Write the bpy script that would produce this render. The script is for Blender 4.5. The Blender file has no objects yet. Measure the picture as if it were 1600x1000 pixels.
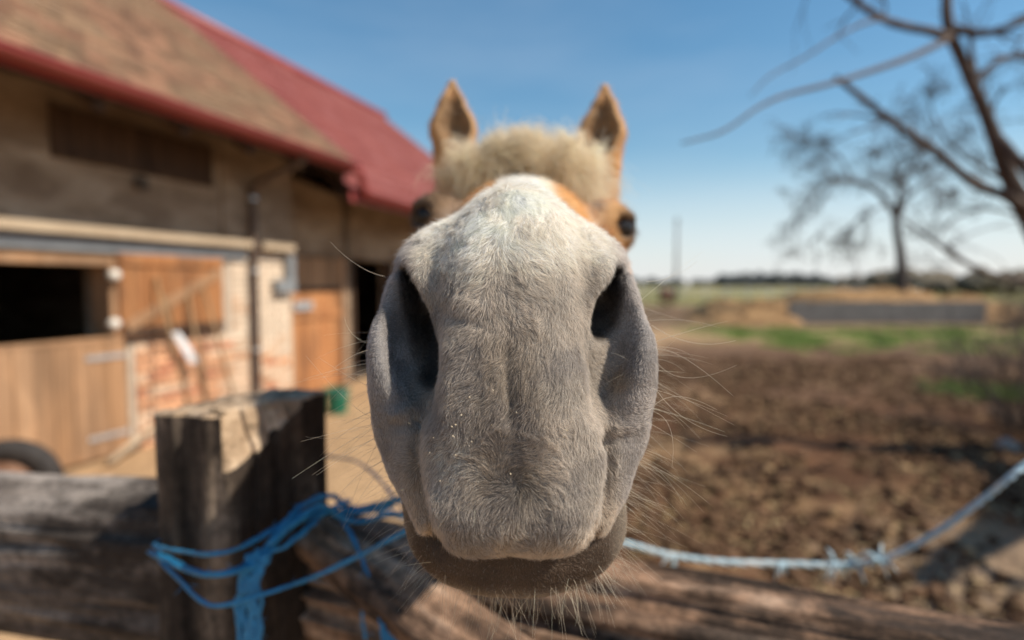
import bpy, math, random
import numpy as np
from mathutils import Vector, Matrix, noise as mnoise

random.seed(7)
RNG = np.random.default_rng(11)
SC = bpy.context.scene
COL = SC.collection
R = math.radians

# ------------------------------------------------------------------ camera
CAM_H = 1.6                      # eye height above the yard
F = 0.5625                       # focal length / picture width
PITCH = math.atan(55.0 / 900.0)
cam_data = bpy.data.cameras.new('camera')
cam_data.sensor_width = 36.0
cam_data.lens = 36.0 * F
cam_data.clip_start = 0.02
cam_data.clip_end = 6000.0
cam_data.dof.use_dof = True
cam_data.dof.focus_distance = 0.293
cam_data.dof.aperture_fstop = 3.0
cam_data.dof.aperture_blades = 9
cam = bpy.data.objects.new('camera', cam_data)
COL.objects.link(cam)
cam.location = (0, 0, CAM_H)
cam.rotation_euler = (math.pi / 2 - PITCH, 0, 0)
SC.camera = cam
CP, SP = math.cos(PITCH), math.sin(PITCH)

# ------------------------------------------------------------------ sun and sky
SUN = Vector((0.65, -0.20, 0.735)).normalized()
sun_el = math.asin(SUN.z)
sun_az = math.atan2(SUN.x, SUN.y)
world = bpy.data.worlds.new('World')
SC.world = world
world.use_nodes = True
wn, wl = world.node_tree.nodes, world.node_tree.links
wn.clear()
w_out = wn.new('ShaderNodeOutputWorld')
w_bg = wn.new('ShaderNodeBackground')
w_sky = wn.new('ShaderNodeTexSky')
w_sky.sky_type = 'NISHITA'
w_sky.sun_disc = False
w_sky.sun_elevation = sun_el
w_sky.sun_rotation = sun_az
w_sky.altitude = 100
w_sky.air_density = 1.25
w_sky.dust_density = 0.3
w_sky.ozone_density = 2.2
w_bg.inputs['Strength'].default_value = 0.100
# thin veil of high cloud, denser low down
w_tc = wn.new('ShaderNodeTexCoord')
w_map = wn.new('ShaderNodeMapping'); w_map.inputs['Scale'].default_value = (1.2, 1.2, 5.0)
w_noi = wn.new('ShaderNodeTexNoise'); w_noi.inputs['Scale'].default_value = 1.6
w_noi.inputs['Detail'].default_value = 5; w_noi.inputs['Roughness'].default_value = 0.55
w_ramp = wn.new('ShaderNodeValToRGB')
w_ramp.color_ramp.elements[0].position = 0.42; w_ramp.color_ramp.elements[1].position = 0.85
w_ramp.color_ramp.elements[1].color = (0.16, 0.16, 0.16, 1)
w_sep = wn.new('ShaderNodeSeparateXYZ')
w_low = wn.new('ShaderNodeMapRange')
w_low.inputs['From Min'].default_value = 0.0; w_low.inputs['From Max'].default_value = 0.24
w_low.inputs['To Min'].default_value = 0.70; w_low.inputs['To Max'].default_value = 0.0
w_low.interpolation_type = 'SMOOTHSTEP'
w_add = wn.new('ShaderNodeMath'); w_add.operation = 'ADD'; w_add.use_clamp = True
w_mix = wn.new('ShaderNodeMix'); w_mix.data_type = 'RGBA'
w_mix.inputs['B'].default_value = (6.3, 6.7, 7.4, 1)
wl.new(w_tc.outputs['Generated'], w_map.inputs['Vector'])
wl.new(w_map.outputs[0], w_noi.inputs['Vector'])
wl.new(w_noi.outputs['Fac'], w_ramp.inputs[0])
wl.new(w_tc.outputs['Generated'], w_sep.inputs[0])
wl.new(w_sep.outputs['Z'], w_low.inputs['Value'])
wl.new(w_ramp.outputs[0], w_add.inputs[0]); wl.new(w_low.outputs[0], w_add.inputs[1])
wl.new(w_add.outputs[0], w_mix.inputs['Factor'])
wl.new(w_sky.outputs[0], w_mix.inputs['A'])
w_hs = wn.new('ShaderNodeHueSaturation'); w_hs.inputs['Saturation'].default_value = 1.22; w_hs.inputs['Value'].default_value = 1.02
w_hs.inputs['Hue'].default_value = 0.491
wl.new(w_mix.outputs['Result'], w_hs.inputs['Color'])
wl.new(w_hs.outputs[0], w_bg.inputs['Color'])
wl.new(w_bg.outputs[0], w_out.inputs[0])

sun_l = bpy.data.lights.new('sun', 'SUN')
sun_l.energy = 5.0
sun_l.angle = R(0.55)
sun_l.color = (1.0, 0.91, 0.77)
sun_o = bpy.data.objects.new('sun', sun_l)
COL.objects.link(sun_o)
sun_o.rotation_euler = SUN.to_track_quat('Z', 'Y').to_euler()

SC.view_settings.view_transform = 'Standard'
SC.view_settings.look = 'None'
SC.view_settings.exposure = 0.33
SC.view_settings.gamma = 1.0
SC.view_settings.use_curve_mapping = False
SC.cycles.max_bounces = 12
SC.cycles.diffuse_bounces = 8
SC.cycles.glossy_bounces = 3
SC.cycles.transmission_bounces = 8
SC.cycles.transparent_max_bounces = 8
SC.render.hair_type = 'STRIP' if hasattr(SC.render, 'hair_type') else 'STRIP'

# ------------------------------------------------------------------ layout helpers
def c2w(x, y, z):
    """camera frame (right, depth, up) -> world"""
    return (x, y * CP + z * SP, CAM_H - y * SP + z * CP)

def c2w_arr(P):
    Q = np.empty_like(P)
    Q[:, 0] = P[:, 0]
    Q[:, 1] = P[:, 1] * CP + P[:, 2] * SP
    Q[:, 2] = CAM_H - P[:, 1] * SP + P[:, 2] * CP
    return Q

def w2c(x, y, z):
    z = z - CAM_H
    return (x, y * CP - z * SP, y * SP + z * CP)

def pc(px, py, d):
    """position in the camera frame of a photo point at depth d"""
    return ((px - 800) / 900 * d, d, (500 - py) / 900 * d)

def pw(px, py, d):
    return Vector(c2w(*pc(px, py, d)))

def ray(px, py):
    a = Vector(c2w(*pc(px, py, 1.0))) - Vector((0, 0, CAM_H))
    return a

def on_ground(px, py, z=0.0):
    r = ray(px, py)
    s = (z - CAM_H) / r.z
    return Vector((0, 0, CAM_H)) + r * s

# ------------------------------------------------------------------ object helpers
def tag(o, label=None, cat=None, group=None, kind=None):
    if label: o['label'] = label
    if cat: o['category'] = cat
    if group: o['group'] = group
    if kind: o['kind'] = kind
    return o

def empty(name, loc=(0, 0, 0), rz=0.0):
    o = bpy.data.objects.new(name, None)
    o.empty_display_size = 0.1
    COL.objects.link(o)
    o.location = loc
    o.rotation_euler = (0, 0, rz)
    return o

def link(name, me, mats, parent=None, smooth=False):
    if not isinstance(mats, (list, tuple)): mats = [mats]
    if len(me.materials) == 0:
        for m in mats: me.materials.append(m)
    if smooth:
        me.polygons.foreach_set('use_smooth', np.ones(len(me.polygons), dtype=bool))
    o = bpy.data.objects.new(name, me)
    COL.objects.link(o)
    if parent is not None:
        # geometry is given in world space: cancel the parent's own placement
        o.parent = parent
        o.matrix_parent_inverse = parent_world(parent).inverted()
    return o

def parent_world(p):
    m = Matrix.LocRotScale(p.location, p.rotation_euler, p.scale)
    if p.parent is not None:
        m = parent_world(p.parent) @ p.matrix_parent_inverse @ m
    return m

def new_mesh(name, V, Fc):
    me = bpy.data.meshes.new(name)
    me.from_pydata([tuple(map(float, v)) for v in V], [], Fc)
    me.update()
    return me

def mesh_np(name, V, Q):
    """V (n,3), Q (m,4) or (m,3) arrays"""
    me = bpy.data.meshes.new(name)
    k = Q.shape[1]
    me.vertices.add(len(V)); me.vertices.foreach_set('co', V.astype(np.float32).ravel())
    me.loops.add(Q.size); me.loops.foreach_set('vertex_index', Q.astype(np.int32).ravel())
    me.polygons.add(len(Q))
    me.polygons.foreach_set('loop_start', np.arange(0, Q.size, k, dtype=np.int32))
    me.polygons.foreach_set('loop_total', np.full(len(Q), k, dtype=np.int32))
    me.update(calc_edges=True)
    return me

class MB:
    """collects boxes, tubes and grids, then links them as one mesh"""
    def __init__(s): s.V, s.F, s.M = [], [], []
    def add(s, V, Fc, m=0):
        b = len(s.V)
        s.V.extend([tuple(v) for v in V])
        s.F.extend([tuple(b + i for i in f) for f in Fc])
        s.M.extend([m] * len(Fc))
    def hexa(s, c, m=0):
        """8 corners: bottom ring 0-3, top ring 4-7"""
        s.add(c, [(3, 2, 1, 0), (4, 5, 6, 7), (0, 1, 5, 4), (1, 2, 6, 5), (2, 3, 7, 6), (3, 0, 4, 7)], m)
    def box(s, o, ax, ay, az, m=0):
        o, ax, ay, az = map(Vector, (o, ax, ay, az))
        s.hexa([o, o + ax, o + ax + ay, o + ay, o + az, o + ax + az, o + ax + ay + az, o + ay + az], m)
    def tube(s, pts, rad, n=8, m=0, cap=True, jit=0.0, flat=1.0):
        pts = [Vector(p) for p in pts]
        if not isinstance(rad, (list, tuple)): rad = [rad] * len(pts)
        rings = []
        up = Vector((0.13, 0.2, 0.97)).normalized()
        for i, p in enumerate(pts):
            t = (pts[min(i + 1, len(pts) - 1)] - pts[max(i - 1, 0)])
            if t.length < 1e-9: t = Vector((0, 0, 1))
            t.normalize()
            a = up - t * up.dot(t)
            if a.length < 0.2:
                a = Vector((1, 0, 0)) - t * t.x
            a.normalize(); b = t.cross(a)
            up = a
            rr = rad[i]
            rings.append([p + (a * math.cos(k * 2 * math.pi / n) * flat + b * math.sin(k * 2 * math.pi / n)) * rr *
                          (1 + (random.uniform(-jit, jit) if jit else 0)) for k in range(n)])
        V = [v for r_ in rings for v in r_]
        Fc = []
        for i in range(len(rings) - 1):
            for k in range(n):
                k2 = (k + 1) % n
                Fc.append((i * n + k, i * n + k2, (i + 1) * n + k2, (i + 1) * n + k))
        if cap:
            Fc.append(tuple(range(n - 1, -1, -1)))
            Fc.append(tuple((len(rings) - 1) * n + k for k in range(n)))
        s.add(V, Fc, m)
    def build(s, name, mats, parent=None, smooth=False):
        me = new_mesh(name, s.V, s.F)
        if not isinstance(mats, (list, tuple)): mats = [mats]
        for m in mats: me.materials.append(m)
        if len(mats) > 1: me.polygons.foreach_set('material_index', np.array(s.M, dtype=np.int32))
        return link(name, me, mats, parent, smooth)

def smooth_path(pts, n=6):
    """Catmull-Rom through points"""
    P = [Vector(p) for p in pts]
    P = [P[0] * 2 - P[1]] + P + [P[-1] * 2 - P[-2]]
    out = []
    for i in range(1, len(P) - 2):
        for k in range(n):
            t = k / n
            a, b, c, d = P[i - 1], P[i], P[i + 1], P[i + 2]
            out.append(0.5 * ((2 * b) + (c - a) * t + (2 * a - 5 * b + 4 * c - d) * t * t + (3 * b - a - 3 * c + d) * t ** 3))
    out.append(P[-2].copy())
    return out

def lerp_list(vals, m):
    x = np.linspace(0, len(vals) - 1, m)
    return [float(v) for v in np.interp(x, np.arange(len(vals)), vals)]

# ------------------------------------------------------------------ materials
def mat(name, stops, scale=4.0, stretch=(1, 1, 1), rough=0.85, bump=0.3, bump_scale=None, detail=6.0,
        spec=0.3, bump_dist=0.01, second=None, coord='Object', metal=0.0, var=0.0):
    """noise-driven colour over `stops` [(pos, rgb)...], plus bump; second = (scale, stretch, rgb, threshold, amount)"""
    m = bpy.data.materials.new(name); m.use_nodes = True
    nt = m.node_tree; N, L = nt.nodes, nt.links
    bs = N['Principled BSDF']
    bs.inputs['Roughness'].default_value = rough
    bs.inputs['Metallic'].default_value = metal
    bs.inputs['Specular IOR Level'].default_value = spec
    tc = N.new('ShaderNodeTexCoord'); mp = N.new('ShaderNodeMapping')
    mp.inputs['Scale'].default_value = stretch
    L.new(tc.outputs[coord], mp.inputs[0])
    no = N.new('ShaderNodeTexNoise'); no.inputs['Scale'].default_value = scale
    no.inputs['Detail'].default_value = detail; no.inputs['Roughness'].default_value = 0.62
    L.new(mp.outputs[0], no.inputs['Vector'])
    rp = N.new('ShaderNodeValToRGB'); cr = rp.color_ramp
    while len(cr.elements) < len(stops): cr.elements.new(0.5)
    for e, (p, c) in zip(cr.elements, stops):
        e.position = p; e.color = (*c, 1)
    L.new(no.outputs['Fac'], rp.inputs[0])
    colr = rp.outputs[0]
    if second:
        sc2, st2, rgb, th, am = second
        mp2 = N.new('ShaderNodeMapping'); mp2.inputs['Scale'].default_value = st2
        L.new(tc.outputs[coord], mp2.inputs[0])
        n2 = N.new('ShaderNodeTexNoise'); n2.inputs['Scale'].default_value = sc2
        n2.inputs['Detail'].default_value = 7; n2.inputs['Roughness'].default_value = 0.65
        L.new(mp2.outputs[0], n2.inputs['Vector'])
        mr = N.new('ShaderNodeMapRange'); mr.inputs['From Min'].default_value = th - 0.05
        mr.inputs['From Max'].default_value = th + 0.07; mr.inputs['To Max'].default_value = am
        L.new(n2.outputs['Fac'], mr.inputs['Value'])
        mx = N.new('ShaderNodeMix'); mx.data_type = 'RGBA'; mx.inputs['B'].default_value = (*rgb, 1)
        L.new(mr.outputs[0], mx.inputs['Factor']); L.new(colr, mx.inputs['A'])
        colr = mx.outputs['Result']
    if var > 0:
        oi = N.new('ShaderNodeObjectInfo')
        mr = N.new('ShaderNodeMapRange'); mr.inputs['To Min'].default_value = 1 - var; mr.inputs['To Max'].default_value = 1 + var
        L.new(oi.outputs['Random'], mr.inputs['Value'])
        hs = N.new('ShaderNodeHueSaturation'); L.new(mr.outputs[0], hs.inputs['Value']); L.new(colr, hs.inputs['Color'])
        colr = hs.outputs[0]
    L.new(colr, bs.inputs['Base Color'])
    if bump > 0:
        nb = no
        if bump_scale:
            nb = N.new('ShaderNodeTexNoise'); nb.inputs['Scale'].default_value = bump_scale
            nb.inputs['Detail'].default_value = 6; nb.inputs['Roughness'].default_value = 0.65
            L.new(mp.outputs[0], nb.inputs['Vector'])
        bp = N.new('ShaderNodeBump'); bp.inputs['Strength'].default_value = bump
        bp.inputs['Distance'].default_value = bump_dist
        L.new(nb.outputs['Fac'], bp.inputs['Height']); L.new(bp.outputs[0], bs.inputs['Normal'])
    return m
# ================================================================== NOISE IN NUMPY (for shaping surfaces)
_perm = np.random.default_rng(5).random((64, 64, 64))
def vnoise(P, sc, off=0.0):
    q = P * sc + off + 100.0
    i = np.floor(q).astype(np.int64); f = q - i; f = f * f * (3 - 2 * f)
    def g(a, b, c): return _perm[(i[:, 0] + a) & 63, (i[:, 1] + b) & 63, (i[:, 2] + c) & 63]
    x0 = g(0, 0, 0) * (1 - f[:, 0]) + g(1, 0, 0) * f[:, 0]; x1 = g(0, 1, 0) * (1 - f[:, 0]) + g(1, 1, 0) * f[:, 0]
    x2 = g(0, 0, 1) * (1 - f[:, 0]) + g(1, 0, 1) * f[:, 0]; x3 = g(0, 1, 1) * (1 - f[:, 0]) + g(1, 1, 1) * f[:, 0]
    y0 = x0 * (1 - f[:, 1]) + x1 * f[:, 1]; y1 = x2 * (1 - f[:, 1]) + x3 * f[:, 1]
    return y0 * (1 - f[:, 2]) + y1 * f[:, 2]
def fnoise(P, sc, o=3, off=0.0):
    r = 0; a = 1; t = 0
    for k in range(o):
        r = r + a * vnoise(P, sc * 2 ** k, off + 17.3 * k); t += a; a *= .55
    return r / t
def ss(a, b, x):
    t = np.clip((x - a) / (b - a), 0, 1); return t * t * (3 - 2 * t)
def mixc(c, col, w): return c * (1 - w[:, None]) + np.array(col)[None, :] * w[:, None]

def vcol_mat(name, attr, rough, fine, amt, bump, spec=.2, bscale=None, bdist=.02):
    """colour laid out per vertex, broken up by fine noise"""
    m = bpy.data.materials.new(name); m.use_nodes = True
    N, L = m.node_tree.nodes, m.node_tree.links
    bs = N['Principled BSDF']; bs.inputs['Roughness'].default_value = rough; bs.inputs['Specular IOR Level'].default_value = spec
    at = N.new('ShaderNodeAttribute'); at.attribute_name = attr
    tc = N.new('ShaderNodeTexCoord'); no = N.new('ShaderNodeTexNoise'); no.inputs['Scale'].default_value = fine
    no.inputs['Detail'].default_value = 8; no.inputs['Roughness'].default_value = .7
    L.new(tc.outputs['Object'], no.inputs['Vector'])
    mr = N.new('ShaderNodeMapRange'); mr.inputs['From Min'].default_value = .3; mr.inputs['From Max'].default_value = .7
    mr.inputs['To Min'].default_value = 1 - amt; mr.inputs['To Max'].default_value = 1 + amt
    L.new(no.outputs['Fac'], mr.inputs['Value'])
    vm = N.new('ShaderNodeVectorMath'); vm.operation = 'SCALE'
    L.new(at.outputs['Color'], vm.inputs[0]); L.new(mr.outputs[0], vm.inputs['Scale'])
    L.new(vm.outputs[0], bs.inputs['Base Color'])
    n2 = N.new('ShaderNodeTexNoise'); n2.inputs['Scale'].default_value = bscale or fine; n2.inputs['Detail'].default_value = 8
    L.new(tc.outputs['Object'], n2.inputs['Vector'])
    bp = N.new('ShaderNodeBump'); bp.inputs['Strength'].default_value = bump; bp.inputs['Distance'].default_value = bdist
    L.new(n2.outputs['Fac'], bp.inputs['Height']); L.new(bp.outputs[0], bs.inputs['Normal'])
    return m

# ================================================================== GROUND
def gaxis(pts):
    out = [pts[0][0]]
    for a, b, st in pts:
        n = max(1, int(round((b - a) / st))); out += list(np.linspace(a, b, n + 1)[1:])
    return np.array(out)
ax_ = gaxis([(-1600, -300, 200), (-300, -40, 20), (-40, -8, 2), (-8, 0, .16), (0, 9, .055), (9, 26, .3), (26, 60, 2), (60, 300, 15), (300, 1600, 100)])
ay_ = gaxis([(-300, -20, 30), (-20, -1, 1.5), (-1, 1.4, .2), (1.4, 13, .055), (13, 34, .35), (34, 90, 2), (90, 400, 15), (400, 3600, 160)])
GX, GY = np.meshgrid(ax_, ay_, indexing='ij')
gp = np.stack([GX.ravel(), GY.ravel(), np.zeros(GX.size)], 1)
def mudw(P):
    """1 where the paddock is trodden mud"""
    x, y = P[:, 0], P[:, 1]
    barnside = (x + 5.575 - .345 * y) * .945           # distance in front of the barn wall
    return ss(3.3, 4.6, barnside + (fnoise(P, .8, 2) - .5)) * ss(1.2, 2.0, y) * ss(19, 14, y)
def ground_z(P):
    w = mudw(P)
    z = w * ((fnoise(P, 7.0, 3, 3.0) - .5) * .10 + (fnoise(P, 1.5, 2, 8.0) - .5) * .14 + (np.abs(fnoise(P, 16.0, 2, 1.0) - .5)) * -.06)
    z += (1 - w) * (fnoise(P, 2.0, 2, 5.0) - .5) * .03 * ss(200, 60, P[:, 1])
    near = ss(2.9, 3.6, P[:, 0] * .0 + P[:, 1]) 
    bank = ss(1.6, 3.2, P[:, 0]) * ss(4.4, 3.2, P[:, 1]) * ss(1.0, 2.2, P[:, 1])
    return z + bank * .14 - .03 * w
gz_ = ground_z(gp); gp[:, 2] = gz_
nxg, nyg = GX.shape
ii = np.arange(nxg * nyg).reshape(nxg, nyg)
GQ = np.stack([ii[:-1, :-1].ravel(), ii[1:, :-1].ravel(), ii[1:, 1:].ravel(), ii[:-1, 1:].ravel()], 1)
def ground_col(P):
    x, y = P[:, 0], P[:, 1]
    n1, n2, n3 = fnoise(P * [1, 1, 0], 1.1, 3, 2.0), fnoise(P * [1, 1, 0], 5.0, 3, 6.0), fnoise(P * [1, 1, 0], .25, 2, 4.0)
    c = np.tile(np.array([[.40, .26, .145]]), (len(P), 1)) * (.82 + .36 * n1)[:, None]      # dry yard
    mud = np.tile(np.array([[.104, .052, .028]]), (len(P), 1)) * (.55 + .9 * n2)[:, None]
    mud = mixc(mud, (.27, .17, .09), ss(.52, .70, n1 * .5 + n2 * .5) * .75)
    mud = mixc(mud, (.15, .092, .058), ss(6.5, 9.5, y) * .6)
    w = mudw(P); c = c * (1 - w[:, None]) + mud * w[:, None]
    field = np.tile(np.array([[.15, .145, .052]]), (len(P), 1)) * (.75 + .5 * n3)[:, None]
    field = mixc(field, (.36, .29, .14), ss(.45, .6, n3) * .7)
    field = mixc(field, (.16, .10, .062), np.clip(ss(52, 40, y) - .25 * (n1 > .62), 0, 1))
    c = c * (1 - ss(17, 24, y)[:, None]) + field * ss(17, 24, y)[:, None]
    g = (.085, .125, .022)
    e1 = np.hypot((x - 7.6) / 1.25, (y - 8.7) / .75) + (n2 - .5) * .9
    c = mixc(c, g, ss(1.05, .75, e1) * .9)
    strip = ss(5.4, 7.4, x + (n1 - .5) * 3) * ss(13.0, 14.4, y + (n2 - .5) * 2) * ss(23, 20, y) * ss(.47, .58, n1 + .12 * ss(15, 17, y))
    c = mixc(c, (.12, .155, .035), strip * .85)
    bank = ss(1.3, 2.2, x + (n2 - .5) * .8) * ss(4.1, 3.3, y + (n2 - .5)) * ss(.4, 1.6, y)
    c = mixc(c, (.27, .19, .125), bank * (.55 + .5 * n2))
    return np.clip(c, .02, .8)
gme = mesh_np('ground', gp, GQ)
gc = ground_col(gp)
at_ = gme.attributes.new('soil', 'FLOAT_COLOR', 'POINT')
at_.data.foreach_set('color', np.concatenate([gc, np.ones((len(gc), 1))], 1).astype(np.float32).ravel())
M_GROUND = vcol_mat('ground_soil', 'soil', .95, 9.0, .38, .9, .12, 28.0, .03)
tag(link('ground', gme, M_GROUND, None, True), kind='structure')

def gz_at(x, y): return float(ground_z(np.array([[x, y, 0.0]]))[0])

# clods and straw trodden into the mud
def scatter(n, x0, x1, y0, y1, bias=1.0):
    x = RNG.uniform(x0, x1, n); y = y0 + (y1 - y0) * RNG.random(n) ** bias
    P = np.stack([x, y, np.zeros(n)], 1)
    P = P[RNG.random(n) < mudw(P) * ss(.30, .62, fnoise(P, 1.7, 3, 12.0))]
    P[:, 2] = ground_z(P); return P
_oct = np.array([[1, 0, 0], [0, 1, 0], [-1, 0, 0], [0, -1, 0], [0, 0, 1], [.6, .6, .55], [-.6, .6, .5], [-.6, -.6, .6], [.6, -.6, .5], [0, 0, -.5]], float)
_octf = [(0, 5, 8), (0, 1, 5), (1, 6, 5), (1, 2, 6), (2, 7, 6), (2, 3, 7), (3, 8, 7), (3, 0, 8), (5, 6, 4), (6, 7, 4), (7, 8, 4), (8, 5, 4), (0, 9, 1), (1, 9, 2), (2, 9, 3), (3, 9, 0)]
def clod_mesh(name, P, s0, s1, base, var):
    n = len(P); s_ = s0 + (s1 - s0) * RNG.random(n) ** 4.5
    V = _oct[None] * (1 + RNG.uniform(-.55, .45, (n, len(_oct), 3)))
    V = V * s_[:, None, None] * np.array([1, 1, .7]) + P[:, None, :] + np.array([0, 0, .15]) * s_[:, None, None]
    Fq = np.array(_octf)[None] + (np.arange(n) * len(_oct))[:, None, None]
    me = mesh_np(name, V.reshape(-1, 3), Fq.reshape(-1, 3))
    c = np.array(base)[None] * RNG.uniform(1 - var, 1 + var, (n, 1)); c = np.repeat(c, len(_oct), 0)
    a = me.attributes.new('soil', 'FLOAT_COLOR', 'POINT')
    a.data.foreach_set('color', np.concatenate([c, np.ones((len(c), 1))], 1).astype(np.float32).ravel())
    return me
tag(link('mud_clods', clod_mesh('mud_clods', scatter(80000, .0, 9, 1.6, 13, 1.3), .006, .060, (.112, .064, .037), .55), M_GROUND, None, False), kind='stuff')
tag(link('dung_lumps', clod_mesh('dung_lumps', scatter(2200, .2, 7, 1.8, 8, 1.2), .012, .05, (.34, .22, .115), .35), M_GROUND, None, False), kind='stuff')
def blades(P, L0, L1, wd, lie):
    n = len(P); a = RNG.uniform(0, 2 * math.pi, n); L_ = RNG.uniform(L0, L1, n)
    up = RNG.uniform(.0, .25, n) if lie else RNG.uniform(.6, 1.0, n)
    h = np.sqrt(1 - np.minimum(up, .99) ** 2)
    d = np.stack([np.cos(a) * h, np.sin(a) * h, up], 1); s_ = np.stack([-np.sin(a), np.cos(a), np.zeros(n)], 1) * wd
    b0, b1 = P - s_, P + s_
    if lie:
        V = np.stack([b0, b1, b1 + d * L_[:, None], b0 + d * L_[:, None]], 1); V[:, :, 2] += .012
        return V.reshape(-1, 3), np.arange(4 * n).reshape(n, 4)
    V = np.stack([b0, b1, P + d * L_[:, None]], 1)
    return V.reshape(-1, 3), np.arange(3 * n).reshape(n, 3)
M_STRAW = mat('straw', [(.3, (.40, .27, .12)), (.7, (.62, .46, .24))], 6, (1, 1, 1), .7, .1)
V, Q = blades(scatter(20000, .2, 9, 1.6, 12, 1.2), .02, .10, .0028, True)
tag(link('straw_litter', mesh_np('straw_litter', V, Q), M_STRAW), kind='stuff')
M_GRASS = mat('grass', [(.3, (.075, .135, .018)), (.7, (.18, .26, .05))], 2.2, (1, 1, 1), .7, 0)
def grass_patch(n, x0, x1, y0, y1, L0, L1, w_, fn):
    P = np.stack([RNG.uniform(x0, x1, n), RNG.uniform(y0, y1, n), np.zeros(n)], 1)
    P = P[fn(P) > RNG.random(n)]; P[:, 2] = ground_z(P) - .01
    return blades(P, L0, L1, w_, False)
f1 = lambda P: ss(1.1, .7, np.hypot((P[:, 0] - 7.6) / 1.25, (P[:, 1] - 8.7) / .75) + (fnoise(P, 5.0, 3, 6.0) - .5) * .9)
V1, Q1 = grass_patch(30000, 6, 9.4, 7.4, 10, .06, .16, .004, f1)
f2 = lambda P: ss(5.6, 8.0, P[:, 0] + (fnoise(P, 1.1, 3, 2.0) - .5) * 3) * ss(.48, .58, fnoise(P, 1.1, 3, 2.0))
V2, Q2 = grass_patch(50000, 5.4, 19, 13.6, 21.5, .06, .2, .007, f2)
tag(link('grass_tufts', mesh_np('grass_tufts', np.concatenate([V1, V2]), np.concatenate([Q1, Q2 + len(V1)])), M_GRASS), kind='stuff')

# ================================================================== BARN
UX, UY = .3261, .9453
def bw(t, o, z): return Vector((-5.575 + UX * t + UY * o, UY * t - UX * o, z))
def bt(px, py, o=0.0):
    """photo point -> (t, z) on the plane at distance o in front of the wall"""
    r = ray(px, py)
    # n . (r s) = n . P0 + o
    nx_, ny_ = UY, -UX
    s_ = (nx_ * -5.575 + o) / (nx_ * r.x + ny_ * r.y)
    P = r * s_
    t = (P.x + 5.575) * UX + P.y * UY
    return t, CAM_H + P.z
BT = Vector((UX, UY, 0)); BO = Vector((UY, -UX, 0)); BZ = Vector((0, 0, 1))
def bbox_(mb, t0, t1, o0, o1, z0, z1, m=0):
    mb.hexa([bw(t0, o0, z0), bw(t1, o0, z0), bw(t1, o1, z0), bw(t0, o1, z0),
             bw(t0, o0, z1), bw(t1, o0, z1), bw(t1, o1, z1), bw(t0, o1, z1)][::1], m)

M_PLASTER = mat('weathered_plaster', [(.25, (.19, .125, .080)), (.5, (.31, .225, .155)), (.78, (.44, .34, .25))], 2.2, (1, 1, 2.2), .95, .6, 14, bump_dist=.02,
                second=(1.1, (1, 1, 2.5), (.17, .11, .07), .50, .75))
M_LIME = mat('limewashed_wall', [(.25, (.50, .36, .26)), (.5, (.64, .53, .42)), (.8, (.74, .68, .60))], 5, (1, 1, 1.6), .92, .6, 22, bump_dist=.015,
             second=(3.0, (1, 1, 1.5), (.50, .25, .14), .56, .6))
M_MORTAR = mat('mortar', [(.3, (.40, .31, .23)), (.7, (.56, .47, .38))], 14, (1, 1, 1), .95, .7, 40)
M_BRICKS = [mat('brick_orange', [(.3, (.50, .235, .125)), (.7, (.66, .38, .22))], 18, (1, 1, 1), .92, .6, 50, var=.25),
            mat('brick_red', [(.3, (.42, .17, .095)), (.7, (.56, .26, .15))], 18, (1, 1, 1), .92, .6, 50, var=.25),
            mat('brick_limewashed', [(.35, (.56, .34, .21)), (.6, (.68, .52, .38))], 22, (1, 1, 1), .92, .6, 50, var=.12),
            mat('brick_whitened', [(.35, (.60, .44, .31)), (.6, (.72, .60, .47))], 20, (1, 1, 1), .92, .5, 50, var=.1)]
M_WOOD_TAN = mat('tan_board', [(.3, (.27, .145, .070)), (.55, (.38, .215, .115)), (.8, (.46, .29, .17))], 5, (1.5, 1.5, .12), .8, .35, 22, var=.2, second=(3, (1, 1, .3), (.20, .12, .07), .50, .55))
M_WOOD_ORG = mat('orange_board', [(.3, (.27, .105, .038)), (.55, (.40, .175, .068)), (.8, (.48, .26, .12))], 5, (1.5, 1.5, .12), .8, .35, 22, var=.22, second=(3, (1, 1, .3), (.17, .08, .04), .50, .6))
M_WOOD_DARK = mat('dark_board', [(.3, (.035, .018, .011)), (.7, (.085, .047, .028))], 5, (1.5, 1.5, .12), .85, .4, 22, var=.15)
M_BEAM = mat('pale_beam', [(.3, (.34, .25, .165)), (.7, (.52, .41, .29))], 6, (.3, .3, 3), .85, .5, 20)
M_METAL_RED = mat('red_sheet_metal', [(.3, (.165, .036, .027)), (.7, (.225, .058, .043))], 1.2, (1, 1, 1), .55, .12, 6, spec=.35, second=(1.8, (1, 1, .4), (.30, .11, .095), .55, .5))
M_GUTTER = mat('red_gutter', [(.3, (.24, .04, .036)), (.7, (.31, .06, .054))], 3, (1, 1, 1), .45, .05, spec=.45)
M_TILES = [mat('tile_brown', [(.3, (.11, .058, .034)), (.7, (.21, .115, .065))], 12, (1, 1, 1), .92, .6, 40, var=.3),
           mat('tile_russet', [(.3, (.16, .078, .044)), (.7, (.26, .14, .082))], 12, (1, 1, 1), .92, .6, 40, var=.3),
           mat('tile_mossy', [(.3, (.12, .075, .044)), (.7, (.26, .155, .088))], 10, (1, 1, 1), .95, .6, 40, var=.25)]
M_STEEL = mat('galvanised_steel', [(.3, (.42, .42, .43)), (.7, (.60, .60, .60))], 10, (1, 1, 1), .45, .1, metal=.6)
M_DARKMETAL = mat('dark_pipe', [(.3, (.06, .04, .032)), (.7, (.12, .08, .06))], 8, (1, 1, .3), .6, .2)
M_SHADE_GREY = mat('shade_grey', [(.3, (.17, .18, .19)), (.7, (.25, .26, .27))], 8, (1, 1, 1), .6, .1)  # shadow tone for the strip under the ledge and the wall blocks
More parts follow.
